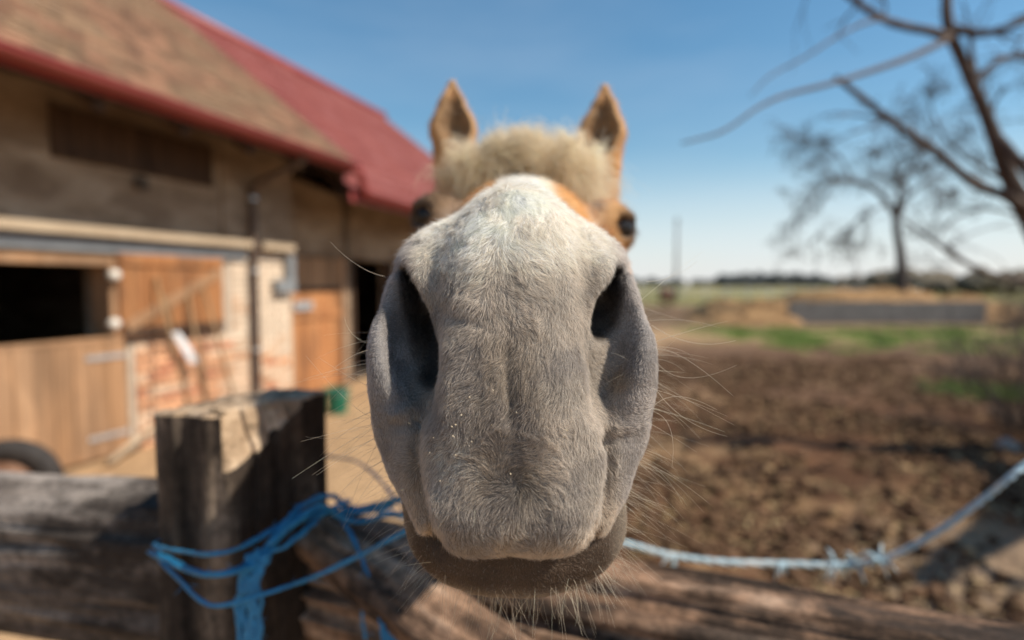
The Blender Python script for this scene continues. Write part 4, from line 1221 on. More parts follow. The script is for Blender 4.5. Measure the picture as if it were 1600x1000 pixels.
# philtrum crease
S(Cap((-.002, .2795, -.016), (0.000, .2695, -.048), .0006, .0005), .0070, (1,))
# ---- lower lip and chin
U(Ell((0.002, .366, -.113), (.0690, .058, .0510), pw_=2.5), .0025, 2)
U(Cap((0, .37, -.110), (.006, .56, -.085), .045, .040), .03, 2)
# ---- ears
EARC = []
def ear(bx, bz, tx, tz, d, sg):
    b, t = A3((bx, d, bz)), A3((tx, d - .005, tz))
    m0 = A3((bx - sg * .004, d + .01, bz - .05))
    m1 = b * .58 + t * .42 + A3((sg * .001, 0, 0)); m2 = b * .28 + t * .72 + A3((sg * .0015, 0, 0))
    U(Cap(m0, b, .030, .025, (1, .8, 1)), .02)
    U(Cap(b, m1, .025, .0300, (1, .8, 1)), .008)
    U(Cap(m1, m2, .0300, .0175, (1, .8, 1)), .004)
    U(Cap(m2, t, .0175, .0050, (1, .8, 1)), .003)
    n = A3((0, -.023, 0)); ins = A3((-sg * .004, 0, 0))
    EARC.append(Cap(b * .80 + t * .20 + n + ins, m1 + n + ins, .015, .0215)); EARC.append(Cap(m1 + n + ins, m2 + n * .62 + ins, .0215, .0115))
    S(Cap(b * .80 + t * .20 + n + ins, m1 + n + ins, .015, .0215, (1, 1, 1)), .005, (0,))
    S(Cap(m1 + n + ins, m2 + n * .62 + ins, .0215, .0115, (1, 1, 1)), .004, (0,))
    S(Cap(m2 + n * .62 + ins, t * .86 + m2 * .14 + n * .22, .0115, .0025, (1, 1, 1)), .003, (0,))
def ear_at(px, py, tx, ty, sg):
    b, t = pc(px, py, .76), pc(tx, ty, .755)
    ear(b[0], b[2], t[0], t[2], .76, sg)
ear_at(711, 252, 707, 131, -1)
ear_at(937, 258, 945, 137, 1)
# ---- eye sockets
LIDS = []
EYES = [pc(670, 340, .626), pc(966, 358, .622)]
for ex, ey, ez in EYES:
    sg = -1 if ex < 0 else 1
    LIDS.append((Ell((ex + sg * .001, ey - .010, ez + .0135), (.0150, .0135, .0058), (0, sg * 14, 0)), Ell((ex + sg * .001, ey - .009, ez - .0145), (.0140, .0125, .0045), (0, -sg * 8, 0))))
    U(Ell((ex - sg * .008, ey + .004, ez), (.027, .034, .026)), .014, 0)
    S(Ell((ex + sg * .006, ey - .022, ez - .001), (.015, .020, .0125)), .005, (0,))
for up_, lo_ in LIDS: U(up_, .005); U(lo_, .005)
# ---- neck and body, given in world axes
def W(x, y, z): return w2c(x, y, z)
U(Cap(W(.02, .84, 1.56), W(.00, 1.42, 1.22), .115, .20, (.8, 1, 1)), .06)
U(Cap(W(.02, .86, 1.66), W(-.01, 1.50, 1.34), .07, .13, (.7, 1, 1)), .06)
U(Ell(W(-.02, 1.62, 1.06), (.23, .34, .30)), .10)
U(Ell(W(-.03, 2.15, 1.02), (.29, .60, .31)), .10)
U(Ell(W(-.04, 2.72, 1.06), (.27, .36, .29)), .10)
U(Cap(W(-.02, 1.62, 1.28), W(-.04, 2.70, 1.27), .08, .10), .08)
for sg in (-1, 1):
    x0 = -.02 + sg * .13
    U(Cap(W(x0, 1.60, .98), W(x0, 1.58, .72), .11, .075), .06)
    U(Cap(W(x0, 1.58, .74), W(x0, 1.58, .46), .072, .050), .03)
    U(Ell(W(x0, 1.57, .45), (.047, .050, .055)), .02)
    U(Cap(W(x0, 1.58, .44), W(x0, 1.58, .17), .036, .034), .02)
    U(Ell(W(x0, 1.575, .17), (.042, .045, .040)), .02)
    U(Cap(W(x0, 1.57, .16), W(x0, 1.53, .07), .034, .045), .02)
    x0 = -.04 + sg * .14
    U(Ell(W(x0, 2.80, .92), (.12, .19, .26)), .06)
    U(Cap(W(x0, 2.76, .78), W(x0, 2.92, .55), .095, .052), .04)
    U(Ell(W(x0, 2.94, .52), (.042, .055, .060)), .02)
    U(Cap(W(x0, 2.93, .50), W(x0, 2.89, .18), .040, .036), .02)
    U(Ell(W(x0, 2.885, .17), (.042, .045, .040)), .02)
    U(Cap(W(x0, 2.88, .16), W(x0, 2.84, .07), .034, .046), .02)

def apply(op, f, g, k):
    if op == 'u':
        h = np.clip(.5 + .5 * (g - f) / k, 0, 1)
        return g * (1 - h) + f * h - k * h * (1 - h)
    h = np.clip(.5 - .5 * (f + g) / k, 0, 1)
    return f * (1 - h) - g * h + k * h * (1 - h)

def smn(a, b, k):
    h = np.clip(.5 + .5 * (b - a) / k, 0, 1)
    return b * (1 - h) + a * h - k * h * (1 - h)

def sdf_pts(P):
    out = np.empty(len(P))
    for s0 in range(0, len(P), 60000):
        Q = P[s0:s0 + 60000]
        fs = [np.full(len(Q), 1.0) for _ in range(3)]
        for op, p, k, ch in PR:
            f = fs[ch]
            mg = k + (.03 if op == 'u' else .012)
            m = np.all((Q > p.lo - mg) & (Q < p.hi + mg), axis=1)
            if m.any():
                q = Q[m]
                f[m] = apply(op, f[m], p(q[:, 0], q[:, 1], q[:, 2]), k)
        out[s0:s0 + 60000] = smn(smn(fs[0], fs[1], MERGE[0]), fs[2], MERGE[1])
    return out

def chan_pts(P):
    fs = [np.full(len(P), 1.0) for _ in range(3)]
    for op, p, k, ch in PR:
        f = fs[ch]; mg = k + (.03 if op == 'u' else .012)
        m = np.all((P > p.lo - mg) & (P < p.hi + mg), axis=1)
        if m.any():
            q = P[m]; f[m] = apply(op, f[m], p(q[:, 0], q[:, 1], q[:, 2]), k)
    return np.minimum(fs[0], fs[1]), fs[2]

def grad_pts(P, e=4e-4):
    G = np.empty_like(P)
    for a in range(3):
        d = np.zeros(3); d[a] = e
        G[:, a] = (sdf_pts(P + d) - sdf_pts(P - d)) / (2 * e)
    return G

def axis(*segs):
    out = [segs[0][0]]
    for a, b, st in segs:
        n = max(1, int(round((b - a) / st)))
        out.extend(list(np.linspace(a, b, n + 1)[1:]))
    return np.array(out)

gx = axis((-.40, -.16, .016), (-.16, -.09, .004), (-.09, .09, .0022), (.09, .18, .004), (.18, .40, .016))
gy = axis((.250, .43, .0022), (.43, .84, .004), (.84, .96, .009), (.96, 3.35, .018))
gz = axis((-1.78, -.22, .018), (-.22, -.165, .006), (-.165, .10, .0022), (.10, .34, .004))

def grid_field():
    Fs = [np.full((len(gx), len(gy), len(gz)), 1.0, dtype=np.float32) for _ in range(3)]
    for op, p, k, ch in PR:
        Fd = Fs[ch]
        mg = max(k + (.03 if op == 'u' else .012), .03)
        ix = slice(*np.searchsorted(gx, [p.lo[0] - mg, p.hi[0] + mg]))
        iy = slice(*np.searchsorted(gy, [p.lo[1] - mg, p.hi[1] + mg]))
        iz = slice(*np.searchsorted(gz, [p.lo[2] - mg, p.hi[2] + mg]))
        X, Y, Z = gx[ix][:, None, None], gy[iy][None, :, None], gz[iz][None, None, :]
        if X.size and Y.size and Z.size:
            Fd[ix, iy, iz] = apply(op, Fd[ix, iy, iz], p(X, Y, Z).astype(np.float32), k)
    h = np.searchsorted(gy, .80)
    out = Fs[0]
    out[:, :h] = smn(smn(Fs[0][:, :h], Fs[1][:, :h], MERGE[0]), Fs[2][:, :h], MERGE[1])
    return out

def surface_nets(Fd):
    nx, ny, nz = Fd.shape
    ins = Fd < 0
    acc = {}
    cnt = np.zeros((nx - 1, ny - 1, nz - 1), np.int8)
    pos = np.zeros((nx - 1, ny - 1, nz - 1, 3), np.float32)
    ax = (gx, gy, gz)
    quads = []
    edges = []
    for a in range(3):
        s0 = [slice(None)] * 3; s1 = [slice(None)] * 3
        s0[a] = slice(0, -1); s1[a] = slice(1, None)
        e = np.argwhere(ins[tuple(s0)] != ins[tuple(s1)])
        lo = e; hi = e.copy(); hi[:, a] += 1
        f0 = Fd[lo[:, 0], lo[:, 1], lo[:, 2]]; f1 = Fd[hi[:, 0], hi[:, 1], hi[:, 2]]
        t = f0 / (f0 - f1)
        p = np.stack([ax[i][lo[:, i]] for i in range(3)], 1).astype(np.float64)
        p[:, a] += t * (ax[a][hi[:, a]] - ax[a][lo[:, a]])
        b, c = (a + 1) % 3, (a + 2) % 3
        ok = np.ones(len(e), bool)
        for q in (b, c): ok &= (e[:, q] > 0) & (e[:, q] < Fd.shape[q] - 1)
        e, p, f0 = e[ok], p[ok], f0[ok]
        cells = []
        for db, dc in ((-1, -1), (0, -1), (0, 0), (-1, 0)):
            cc = e.copy(); cc[:, b] += db; cc[:, c] += dc
            np.add.at(cnt, (cc[:, 0], cc[:, 1], cc[:, 2]), 1)
            np.add.at(pos, (cc[:, 0], cc[:, 1], cc[:, 2]), p.astype(np.float32))
            cells.append(cc[:, 0].astype(np.int64) * (ny - 1) * (nz - 1) + cc[:, 1] * (nz - 1) + cc[:, 2])
        q = np.stack(cells, 1)
        flip = f0 > 0
        q[flip] = q[flip][:, ::-1]
        quads.append(q)
    Q = np.concatenate(quads)
    ids = np.unique(Q)
    rem = np.searchsorted(ids, Q)
    cf = cnt.reshape(-1)[ids].astype(np.float64)[:, None]
    V = pos.reshape(-1, 3)[ids] / cf
    return V.astype(np.float64), rem

HV, HQ = surface_nets(grid_field())
for _ in range(2):          # settle the points onto the true surface
    d = sdf_pts(HV); G = grad_pts(HV, 8e-4); L_ = np.linalg.norm(G, axis=1) + 1e-6
    HV -= np.clip(d / np.maximum(L_, .3), -.0015, .0015)[:, None] * (G / L_[:, None])

# folds, creases and veins of the muzzle skin: (photo polyline, height in m, half-width in px)
FOLDS = [
    ([(797, 470), (794, 540), (797, 600), (803, 660), (808, 720)], -.0009, 7),
    ([(652, 640), (649, 700), (654, 770), (670, 830), (690, 860)], -.0042, 9),
    ([(667, 680), (670, 760), (688, 822)], .0014, 12),
    ([(946, 660), (951, 720), (947, 780), (926, 838)], -.0042, 9),
    ([(933, 680), (935, 740), (927, 795)], .0016, 12),
    ([(596, 648), (625, 646), (655, 626), (678, 602)], .0020, 9),
    ([(604, 668), (640, 664), (668, 642)], -.0014, 8),
    ([(906, 560), (912, 610), (930, 645), (960, 668), (1000, 664)], .0018, 10),
    ([(922, 560), (930, 605), (950, 634)], -.0012, 9),
    ([(918, 690), (950, 690), (985, 684)], -.0014, 9),
    ([(678, 472), (712, 498), (752, 506), (790, 492)], -.0010, 9),
    ([(690, 450), (730, 478), (772, 480)], .0010, 14),
    ([(935, 395), (906, 440), (896, 500), (892, 560)], -.0010, 12),
    ([(820, 500), (860, 520), (884, 560), (880, 620)], .0009, 14),
    ([(700, 520), (712, 580), (705, 640)], .0010, 14),
    ([(740, 530), (752, 600), (748, 660)], -.0006, 9),
    ([(860, 400), (880, 430), (870, 470)], -.0008, 10),
    ([(760, 330), (740, 390), (752, 440)], .0008, 14),
]
def fold_disp(P):
    X = 800 + 900 * P[:, 0] / P[:, 1]; Y = 500 - 900 * P[:, 2] / P[:, 1]
    d = np.zeros(len(P))
    for pl, h, w in FOLDS:
        best = np.full(len(P), 1e9)
        for (x0, y0), (x1, y1) in zip(pl[:-1], pl[1:]):
            L2 = (x1 - x0) ** 2 + (y1 - y0) ** 2
            t = np.clip(((X - x0) * (x1 - x0) + (Y - y0) * (y1 - y0)) / L2, 0, 1)
            best = np.minimum(best, np.hypot(X - x0 - t * (x1 - x0), Y - y0 - t * (y1 - y0)))
        ex_, ey_ = pl[0], pl[-1]
        fade = np.clip(np.minimum(np.hypot(X - ex_[0], Y - ex_[1]), np.hypot(X - ey_[0], Y - ey_[1])) / 22 + .25, 0, 1)
        d += h * np.exp(-(best / w) ** 2) * fade
    return d
_m = HV[:, 1] < .47
_P = HV[_m]
_d = fold_disp(_P) * (_P[:, 1] < .40) + (fnoise(_P, 70, 2, 2.0) - .5) * .0022 + (fnoise(_P, 28, 2, 4.0) - .5) * .0034
_G = grad_pts(_P, 1e-3); _G /= np.linalg.norm(_G, axis=1)[:, None] + 1e-9
HV[_m] = _P + _G * _d[:, None]
def mesh_normals(V, Q):
    n = np.cross(V[Q[:, 2]] - V[Q[:, 0]], V[Q[:, 3]] - V[Q[:, 1]])
    N = np.zeros_like(V)
    for k in range(4): np.add.at(N, Q[:, k], n)
    return N / (np.linalg.norm(N, axis=1)[:, None] + 1e-12)
# ------------------------------------------------------------------ colours of the coat

def sgn_(v): return -1.0 if v < 0 else 1.0
CUPS = [Cap(a_, b_, ra_, rb_, (1, 2.4, 1)) for sg in (-1, 1) for a_, b_, ra_, rb_ in HOLES[sg]]

def cup_dist(P):
    d = np.full(len(P), 1.0)
    for c in CUPS: d = np.minimum(d, c(P[:, 0], P[:, 1], P[:, 2]))
    return d

def chin_w(P):
    """how much a point belongs to the lower lip"""
    w = np.zeros(len(P)); m = (P[:, 2] < -.070) & (P[:, 1] < .50)
    if m.any():
        ab, c = chan_pts(P[m]); w[m] = ss(-.0012, .0012, ab - c) * ss(.50, .44, P[m, 1])
    return w

def coat_colour(P, N):
    x, y, z = P[:, 0], P[:, 1], P[:, 2]
    n1 = fnoise(P, 60.0, 3); n2 = fnoise(P, 22.0, 2, 9.0)
    c = np.tile(np.array([[.56, .49, .42]]), (len(P), 1))
    c = mixc(c, (.93, .86, .76), ss(.005, .055, z + (n2 - .5) * .03) * .95)                      # pale upper nose
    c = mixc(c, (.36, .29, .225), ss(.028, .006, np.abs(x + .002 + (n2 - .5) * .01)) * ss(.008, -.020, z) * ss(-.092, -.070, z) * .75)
    c = mixc(c, (.84, .78, .69), ss(.020, .004, np.hypot((x + .028) * .9, (z + .066))) * ss(.40, .62, vnoise(P, 420, 5.0)) * .75)  # sunlit hair-tip highlights painted into the coat left of the whorl
    c = mixc(c, (.17, .14, .11), ss(.019, .002, np.hypot(x - .001, (z + .079) * 1.2)) * .75)      # whorl
    c = mixc(c, (.62, .52, .42), ss(-.094, -.106, z) * .8)                                       # lip edge
    w = ss(.052, .066, np.abs(x)) * ss(.45, .40, y)
    c = mixc(c, (.56, .51, .485), w * .8)                                                        # outer wings
    c = mixc(c, (.44, .42, .42), ss(-.050, -.066, x) * ss(.45, .40, y) * .5)
    c = mixc(c, (.60, .40, .21), ss(.012, .003, np.hypot(np.hypot(x - .058, (z + .032)), (y - .315) * .5)) * .5)
    c = c * (0.74 + .56 * n1)[:, None]
    cd = cup_dist(P)
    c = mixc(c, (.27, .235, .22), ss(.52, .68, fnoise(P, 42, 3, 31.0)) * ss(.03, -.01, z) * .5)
    c = mixc(c, (.085, .066, .055), ss(.0055, .0005, cd) * .85)
    # head behind the muzzle: golden coat with a white blaze
    g = np.tile(np.array([[.66, .36, .14]]), (len(P), 1)) * (.8 + .4 * n2)[:, None]
    g = mixc(g, (.82, .74, .62), ss(.036, .020, np.abs(x - .008 - (y - .4) * .03) + (n1 - .5) * .012) * ss(.02, .08, z) * ss(.80, .70, y))
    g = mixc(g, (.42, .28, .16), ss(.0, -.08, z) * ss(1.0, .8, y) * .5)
    gw = ss(.40, .47, y + (n2 - .5) * .05 - ss(.030, .015, np.abs(x - .006)) * .2)
    for ex, ey, ez in EYES:
        r = np.sqrt(((x - ex) / 1.3) ** 2 + ((y - ey + .008) / 1.2) ** 2 + (z - ez) ** 2)
        g = mixc(g, (.055, .04, .034), ss(.027, .015, r) * .9)
        r2 = np.sqrt(((x - ex + sgn_(ex) * .024) * 1.2) ** 2 + ((z - ez - .008 + (x - ex) * .5) * 1.1) ** 2 + ((y - ey) * .35) ** 2)
        g = mixc(g, (.14, .09, .06), ss(.016, .006, r2) * .75)
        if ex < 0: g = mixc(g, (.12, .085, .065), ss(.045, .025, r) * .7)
        g = mixc(g, (.60, .50, .42), ss(.012, .0, np.abs(r - .034)) * .45)
    # ears
    ew = ss(.205, .225, z) * ss(.66, .70, y) * ss(.9, .85, y) * ss(.040, .055, np.abs(x - .012))
    e = np.tile(np.array([[.62, .36, .17]]), (len(P), 1))
    ed = np.full(len(P), 1.0)
    for q_ in EARC: ed = np.minimum(ed, q_(x, y, z))
    e = mixc(e, (.17, .11, .065), ss(.004, -.001, ed) * .85)
    g = g * (1 - ew[:, None]) + e * ew[:, None]
    c = c * (1 - gw[:, None]) + g * gw[:, None]
    cw = chin_w(P)
    ch = np.array([[.175, .122, .088]]) * (.7 + .6 * n1)[:, None]
    ch = mixc(ch, (.33, .25, .165), ss(.028, .012, np.hypot(x - .045, (z + .122))) * ss(.5, .65, n2) * .9)
    ch = mixc(ch, (.44, .36, .28), np.maximum(ss(-.142, -.158, z), ss(.052, .064, np.abs(x))) * .75)
    c = c * (1 - cw[:, None]) + ch * cw[:, None]
    return np.clip(c, 0.01, .95)

def attr_mat(name, attr, mul, rough, spec, trans=0.0, bump=None):
    m = bpy.data.materials.new(name); m.use_nodes = True
    N, L = m.node_tree.nodes, m.node_tree.links
    bs = N['Principled BSDF']; bs.inputs['Roughness'].default_value = rough
    bs.inputs['Specular IOR Level'].default_value = spec
    at = N.new('ShaderNodeAttribute'); at.attribute_name = attr
    ml = N.new('ShaderNodeMix'); ml.data_type = 'RGBA'; ml.blend_type = 'MULTIPLY'
    ml.inputs['Factor'].default_value = 1; ml.inputs['B'].default_value = (mul, mul, mul, 1)
    L.new(at.outputs['Color'], ml.inputs['A']); L.new(ml.outputs['Result'], bs.inputs['Base Color'])
    if trans > 0:
        tr = N.new('ShaderNodeBsdfTranslucent'); L.new(ml.outputs['Result'], tr.inputs[0])
        ms = N.new('ShaderNodeMixShader'); ms.inputs[0].default_value = trans
        L.new(bs.outputs[0], ms.inputs[1]); L.new(tr.outputs[0], ms.inputs[2])
        L.new(ms.outputs[0], N['Material Output'].inputs[0])
    if bump:
        tc = N.new('ShaderNodeTexCoord'); no = N.new('ShaderNodeTexNoise'); no.inputs['Scale'].default_value = bump[0]
        no.inputs['Detail'].default_value = 5
        bp = N.new('ShaderNodeBump'); bp.inputs['Strength'].default_value = bump[1]; bp.inputs['Distance'].default_value = .002
        L.new(tc.outputs['Object'], no.inputs['Vector']); L.new(no.outputs['Fac'], bp.inputs['Height'])
        L.new(bp.outputs[0], bs.inputs['Normal'])
    return m

M_SKIN = attr_mat('horse_skin', 'coat_tint', 1.0, .75, .25, 0, (260, .4))
M_FUR = attr_mat('horse_fur', 'tint', 1.0, .48, .35, .40)
M_LOCK = attr_mat('horse_forelock_hair', 'tint', 1.0, .45, .35, .6)

def curves_object(name, pts, rad, tint, material, parent):
    """pts (n,k,3) in world space, rad (n,k), tint (n,3)"""
    n, k = pts.shape[:2]
    hc = bpy.data.hair_curves.new(name)
    hc.add_curves([k] * n)
    hc.attributes['position'].data.foreach_set('vector', pts.astype(np.float32).ravel())
    ra = hc.attributes.get('radius') or hc.attributes.new('radius', 'FLOAT', 'POINT')
    ra.data.foreach_set('value', rad.astype(np.float32).ravel())
    ta = hc.attributes.new('tint', 'FLOAT_COLOR', 'CURVE')
    ta.data.foreach_set('color', np.concatenate([tint, np.ones((n, 1))], 1).astype(np.float32).ravel())
    hc.materials.append(material)
    o = bpy.data.objects.new(name, hc); COL.objects.link(o)
    o.parent = parent; o.matrix_parent_inverse = parent_world(parent).inverted()
    return o

horse = empty('horse', c2w(*w2c(-.03, 2.1, 0)))
tag(horse, 'golden horse with pale grey muzzle pushed up to the lens and cream forelock', 'horse')
# finer tint: body vertex attribute
HN = mesh_normals(HV, HQ)
if np.mean(np.sum(HN[:4000] * grad_pts(HV[:4000], 1e-3), 1)) < 0: HN = -HN
bm_ = mesh_np('body', c2w_arr(HV), HQ)
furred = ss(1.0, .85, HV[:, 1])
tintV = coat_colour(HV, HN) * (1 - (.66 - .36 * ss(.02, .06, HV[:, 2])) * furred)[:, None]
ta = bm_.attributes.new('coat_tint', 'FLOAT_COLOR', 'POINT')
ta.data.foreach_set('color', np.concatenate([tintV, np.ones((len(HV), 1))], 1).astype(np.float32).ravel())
body = link('body', bm_, M_SKIN, horse, True)

# ------------------------------------------------------------------ fur
def sample_surface(n, weight):
    T = np.concatenate([HQ[:, [0, 1, 2]], HQ[:, [0, 2, 3]]])
    a, b, c = HV[T[:, 0]], HV[T[:, 1]], HV[T[:, 2]]
    ar = .5 * np.linalg.norm(np.cross(b - a, c - a), axis=1)
    cen = (a + b + c) / 3
    nrm = (HN[T[:, 0]] + HN[T[:, 1]] + HN[T[:, 2]]) / 3
    w = ar * weight(cen, nrm)
    w /= w.sum()
    idx = RNG.choice(len(T), n, p=w)
    r1 = np.sqrt(RNG.random(n))[:, None]; r2 = RNG.random(n)[:, None]
    P = a[idx] * (1 - r1) + b[idx] * r1 * (1 - r2) + c[idx] * r1 * r2
    i0 = T[idx]
    N = HN[i0[:, 0]] * (1 - r1) + HN[i0[:, 1]] * r1 * (1 - r2) + HN[i0[:, 2]] * r1 * r2
    N /= np.linalg.norm(N, axis=1)[:, None] + 1e-9
    return P, N

def flow(P):
    x, y, z = P[:, 0], P[:, 1], P[:, 2]
    g = np.stack([np.clip(x * 9, -.7, .7), np.full(len(P), -.35), np.full(len(P), -1.0)], 1)
    back = ss(.40, .50, y)                      # behind the nose the coat runs back along the head
    g = g * (1 - back[:, None]) + np.array([[0, .8, -.35]]) * back[:, None]
    # whorl on the upper lip
    dx, dz = x - .001, z + .077
    r = np.hypot(dx, dz)
    w = ss(.042, .008, r)
    rad = np.stack([dx / (r + 1e-4), np.zeros(len(P)) - .1, dz / (r + 1e-4)], 1)
    g = g * (1 - w[:, None]) + rad * w[:, None]
    # wavy disorder
    a = (fnoise(P, 55, 2, 3.0) - .5) * 3.2 + (vnoise(P, 260, 7.0) - .5) * 1.5
    ca, sa = np.cos(a), np.sin(a)
    return np.stack([g[:, 0] * ca - g[:, 2] * sa, g[:, 1], g[:, 0] * sa + g[:, 2] * ca], 1)

def make_fur(n, weight, length, width, tilt, kpts, clump, tintgain=1.0):
    P, N = sample_surface(n, weight)
    D = flow(P); D = D - N * np.sum(D * N, 1)[:, None]; D /= np.linalg.norm(D, axis=1)[:, None] + 1e-6
    Ln = length(P) * RNG.uniform(.55, 1.15, n)
    ti = tilt(P) * RNG.uniform(.6, 1.5, n)
    # clumping: neighbours lean towards a shared point
    cell = .0013
    ci = np.floor(P / cell).astype(np.int64)
    h = (ci[:, 0] * 73856093 ^ ci[:, 1] * 19349663 ^ ci[:, 2] * 83492791) & 0xFFFFF
    jr = np.random.default_rng(3).random((0x100000, 3))
    att = (ci + jr[h]) * cell
    pull = (att - P); pull -= N * np.sum(pull * N, 1)[:, None]
    jit = RNG.normal(0, .16, (n, 3))
    D2 = D + jit
    t = np.linspace(0, 1, kpts)
    pts = np.empty((n, kpts, 3))
    for i, s_ in enumerate(t):
        up = ti * s_ * (1 - .38 * s_)
        pts[:, i] = P + D2 * (Ln * s_)[:, None] * .9 + N * (Ln * up)[:, None] + pull * (clump * s_)
    pts[:, 0] -= N * .0004
    rad = (width * RNG.uniform(.7, 1.3, n))[:, None] * np.array([1, .9, .65, .12])[None, :] if kpts == 4 else \
        (width * RNG.uniform(.7, 1.3, n))[:, None] * np.linspace(1, .15, kpts)[None, :]
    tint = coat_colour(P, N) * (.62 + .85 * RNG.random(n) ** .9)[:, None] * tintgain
    light = RNG.random(n) < .04
    tint[light] = tint[light] * .4 + np.array([.72, .68, .6]) * .6 * ss(.002, .008, cup_dist(P[light]))[:, None] + tint[light] * .2
    return pts, rad, np.clip(tint, .008, .96)

def facing(P, N):
    v = -P / np.linalg.norm(P, axis=1)[:, None]
    return np.sum(v * N, 1)

FURN = (330000, 70000)
def wt_muz(P, N):
    return (P[:, 1] < .47) * (P[:, 2] > -.19) * np.where(facing(P, N) > -.35, 1.0, .12)
def len_muz(P):
    L_ = .0042 + .0030 * ss(.0, .05, P[:, 2]) + .0012 * ss(.03, .012, np.abs(P[:, 0])) * ss(-.1, -.07, P[:, 2])
    L_ = L_ * (1 - .45 * ss(.050, .062, np.abs(P[:, 0])) * ss(.03, .0, P[:, 2]))
    L_ = L_ * (1 - .55 * chin_w(P))
    return L_ * (1 - .35 * ss(.012, .002, cup_dist(P)))
def tilt_muz(P): return .42 + .25 * ss(.03, .012, np.hypot(P[:, 0], P[:, 2] + .077))
p1, r1, t1 = make_fur(FURN[0], wt_muz, len_muz, .00005, tilt_muz, 4, .55)
def wt_head(P, N): return (P[:, 1] >= .45) * (P[:, 1] < 1.05) * np.where(facing(P, N) > -.3, 1.0, .25)
p2, r2, t2 = make_fur(FURN[1], wt_head, lambda P: np.full(len(P), .010), .00016, lambda P: np.full(len(P), .35), 4, .2)
P_ = np.concatenate([p1, p2]); nf = len(P_)
Pw = c2w_arr(P_.reshape(-1, 3)).reshape(nf, 4, 3)
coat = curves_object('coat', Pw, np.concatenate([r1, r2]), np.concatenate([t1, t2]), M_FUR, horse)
coat['kind'] = 'stuff'

# ------------------------------------------------------------------ forelock and mane
def locks(roots, dirs, tips, nper, length, curl, width, base, seed, kpts=12, spread=.006, grav=.6):
    rg = np.random.default_rng(seed)
    out, rr, tt = [], [], []
    for r0, d0, tip in zip(roots, dirs, tips):
        ph = rg.uniform(0, 6.3); fr = rg.uniform(1.2, 2.6) * 2 * math.pi; am = curl * rg.uniform(.5, 1.4)
        Lk = length * rg.uniform(.7, 1.2)
        r0, d0, tip = A3(r0), A3(d0), A3(tip)
        side = np.cross(d0, A3((0, 0, 1))); side /= np.linalg.norm(side) + 1e-6
        offs = rg.normal(0, spread, (nper, 3)); t = np.linspace(0, 1, kpts)[None, :, None]
        # bezier: root, lifted point, tip
        mid = r0 + d0 * Lk * .45
        path = (1 - t) ** 2 * r0 + 2 * t * (1 - t) * mid + t * t * tip
        amn = am * rg.uniform(.6, 1.5, (nper, 1, 1)); phn = ph + rg.normal(0, .5, (nper, 1, 1))
        wav = np.sin(t * fr + phn) * side * amn * t ** .7 + np.cos(t * fr * .8 + phn) * d0 * amn * .7 * t ** .7
        fly = rg.normal(0, 1, (nper, 1, 3)) * t ** 2 * Lk * .09
        p = path + offs[:, None, :] * (.55 + .8 * t) + wav + fly
        out.append(p); rr.append(width * rg.uniform(.7, 1.3, (nper, 1)) * np.linspace(1, .35, kpts)[None, :])
        tt.append(np.clip(np.array(base) * rg.uniform(.62, 1.15) * rg.uniform(.7, 1.25, (nper, 1)), .02, .95))
    return np.concatenate(out), np.concatenate(rr), np.concatenate(tt)

rg = np.random.default_rng(21)
roots, dirs, tips = [], [], []
for i in range(300):
    x = rg.uniform(-.066, .094); y = rg.uniform(.680, .80)
    zt = .191 - ((x - .015) ** 2) * 4.5 + rg.uniform(-.008, .010)
    roots.append((x, y, zt)); dirs.append((rg.normal(0, .45) + (x - .015) * 1.0, rg.uniform(-.8, .0), rg.uniform(.35, 1.15) + (.5 if rg.random() < .08 else 0)))
    sx = x * rg.uniform(.9, 1.10) + rg.normal(0, .010)
    tips.append((sx, .630 + rg.uniform(-.03, .05), .156 - abs(sx - .012) * .30 + rg.uniform(-.018, .045)))
fp, fr_, ft = locks(roots, dirs, tips, 40, .108, .0100, .00018, (.99, .84, .64), 4, 14, .0017)
forelock = curves_object('forelock', c2w_arr(fp.reshape(-1, 3)).reshape(fp.shape), fr_, ft, M_LOCK, horse)
forelock['kind'] = 'stuff'
roots, dirs, tips = [], [], []
for i in range(200):
    u = rg.random(); c = A3(W(.02 - .02 * u, .86 + .68 * u, 1.725 - .27 * u))
    roots.append(c + rg.normal(0, .008, 3)); dirs.append((.5, .1, .6))
    tips.append(c + A3((rg.uniform(.10, .17), rg.uniform(-.03, .05), -rg.uniform(.16, .26))))
mp_, mr_, mt_ = locks(roots, dirs, tips, 30, .15, .010, .0003, (.62, .50, .36), 6, 10, .01)
mane = curves_object('mane', c2w_arr(mp_.reshape(-1, 3)).reshape(mp_.shape), mr_, mt_, M_LOCK, horse)
mane['kind'] = 'stuff'
roots, dirs, tips = [], [], []
for i in range(40):
    c = A3(W(-.04, 3.06, 1.16))
    roots.append(c + rg.normal(0, .015, 3)); dirs.append((0, .8, .1))
    tips.append(A3(W(-.04 + rg.normal(0, .05), 3.20 + rg.normal(0, .03), rg.uniform(.35, .6))))
tp_, tr_, tt_ = locks(roots, dirs, tips, 40, .4, .012, .0004, (.60, .48, .34), 8, 10, .01)
tail = curves_object('tail', c2w_arr(tp_.reshape(-1, 3)).reshape(tp_.shape), tr_, tt_, M_LOCK, horse)
tail['kind'] = 'stuff'

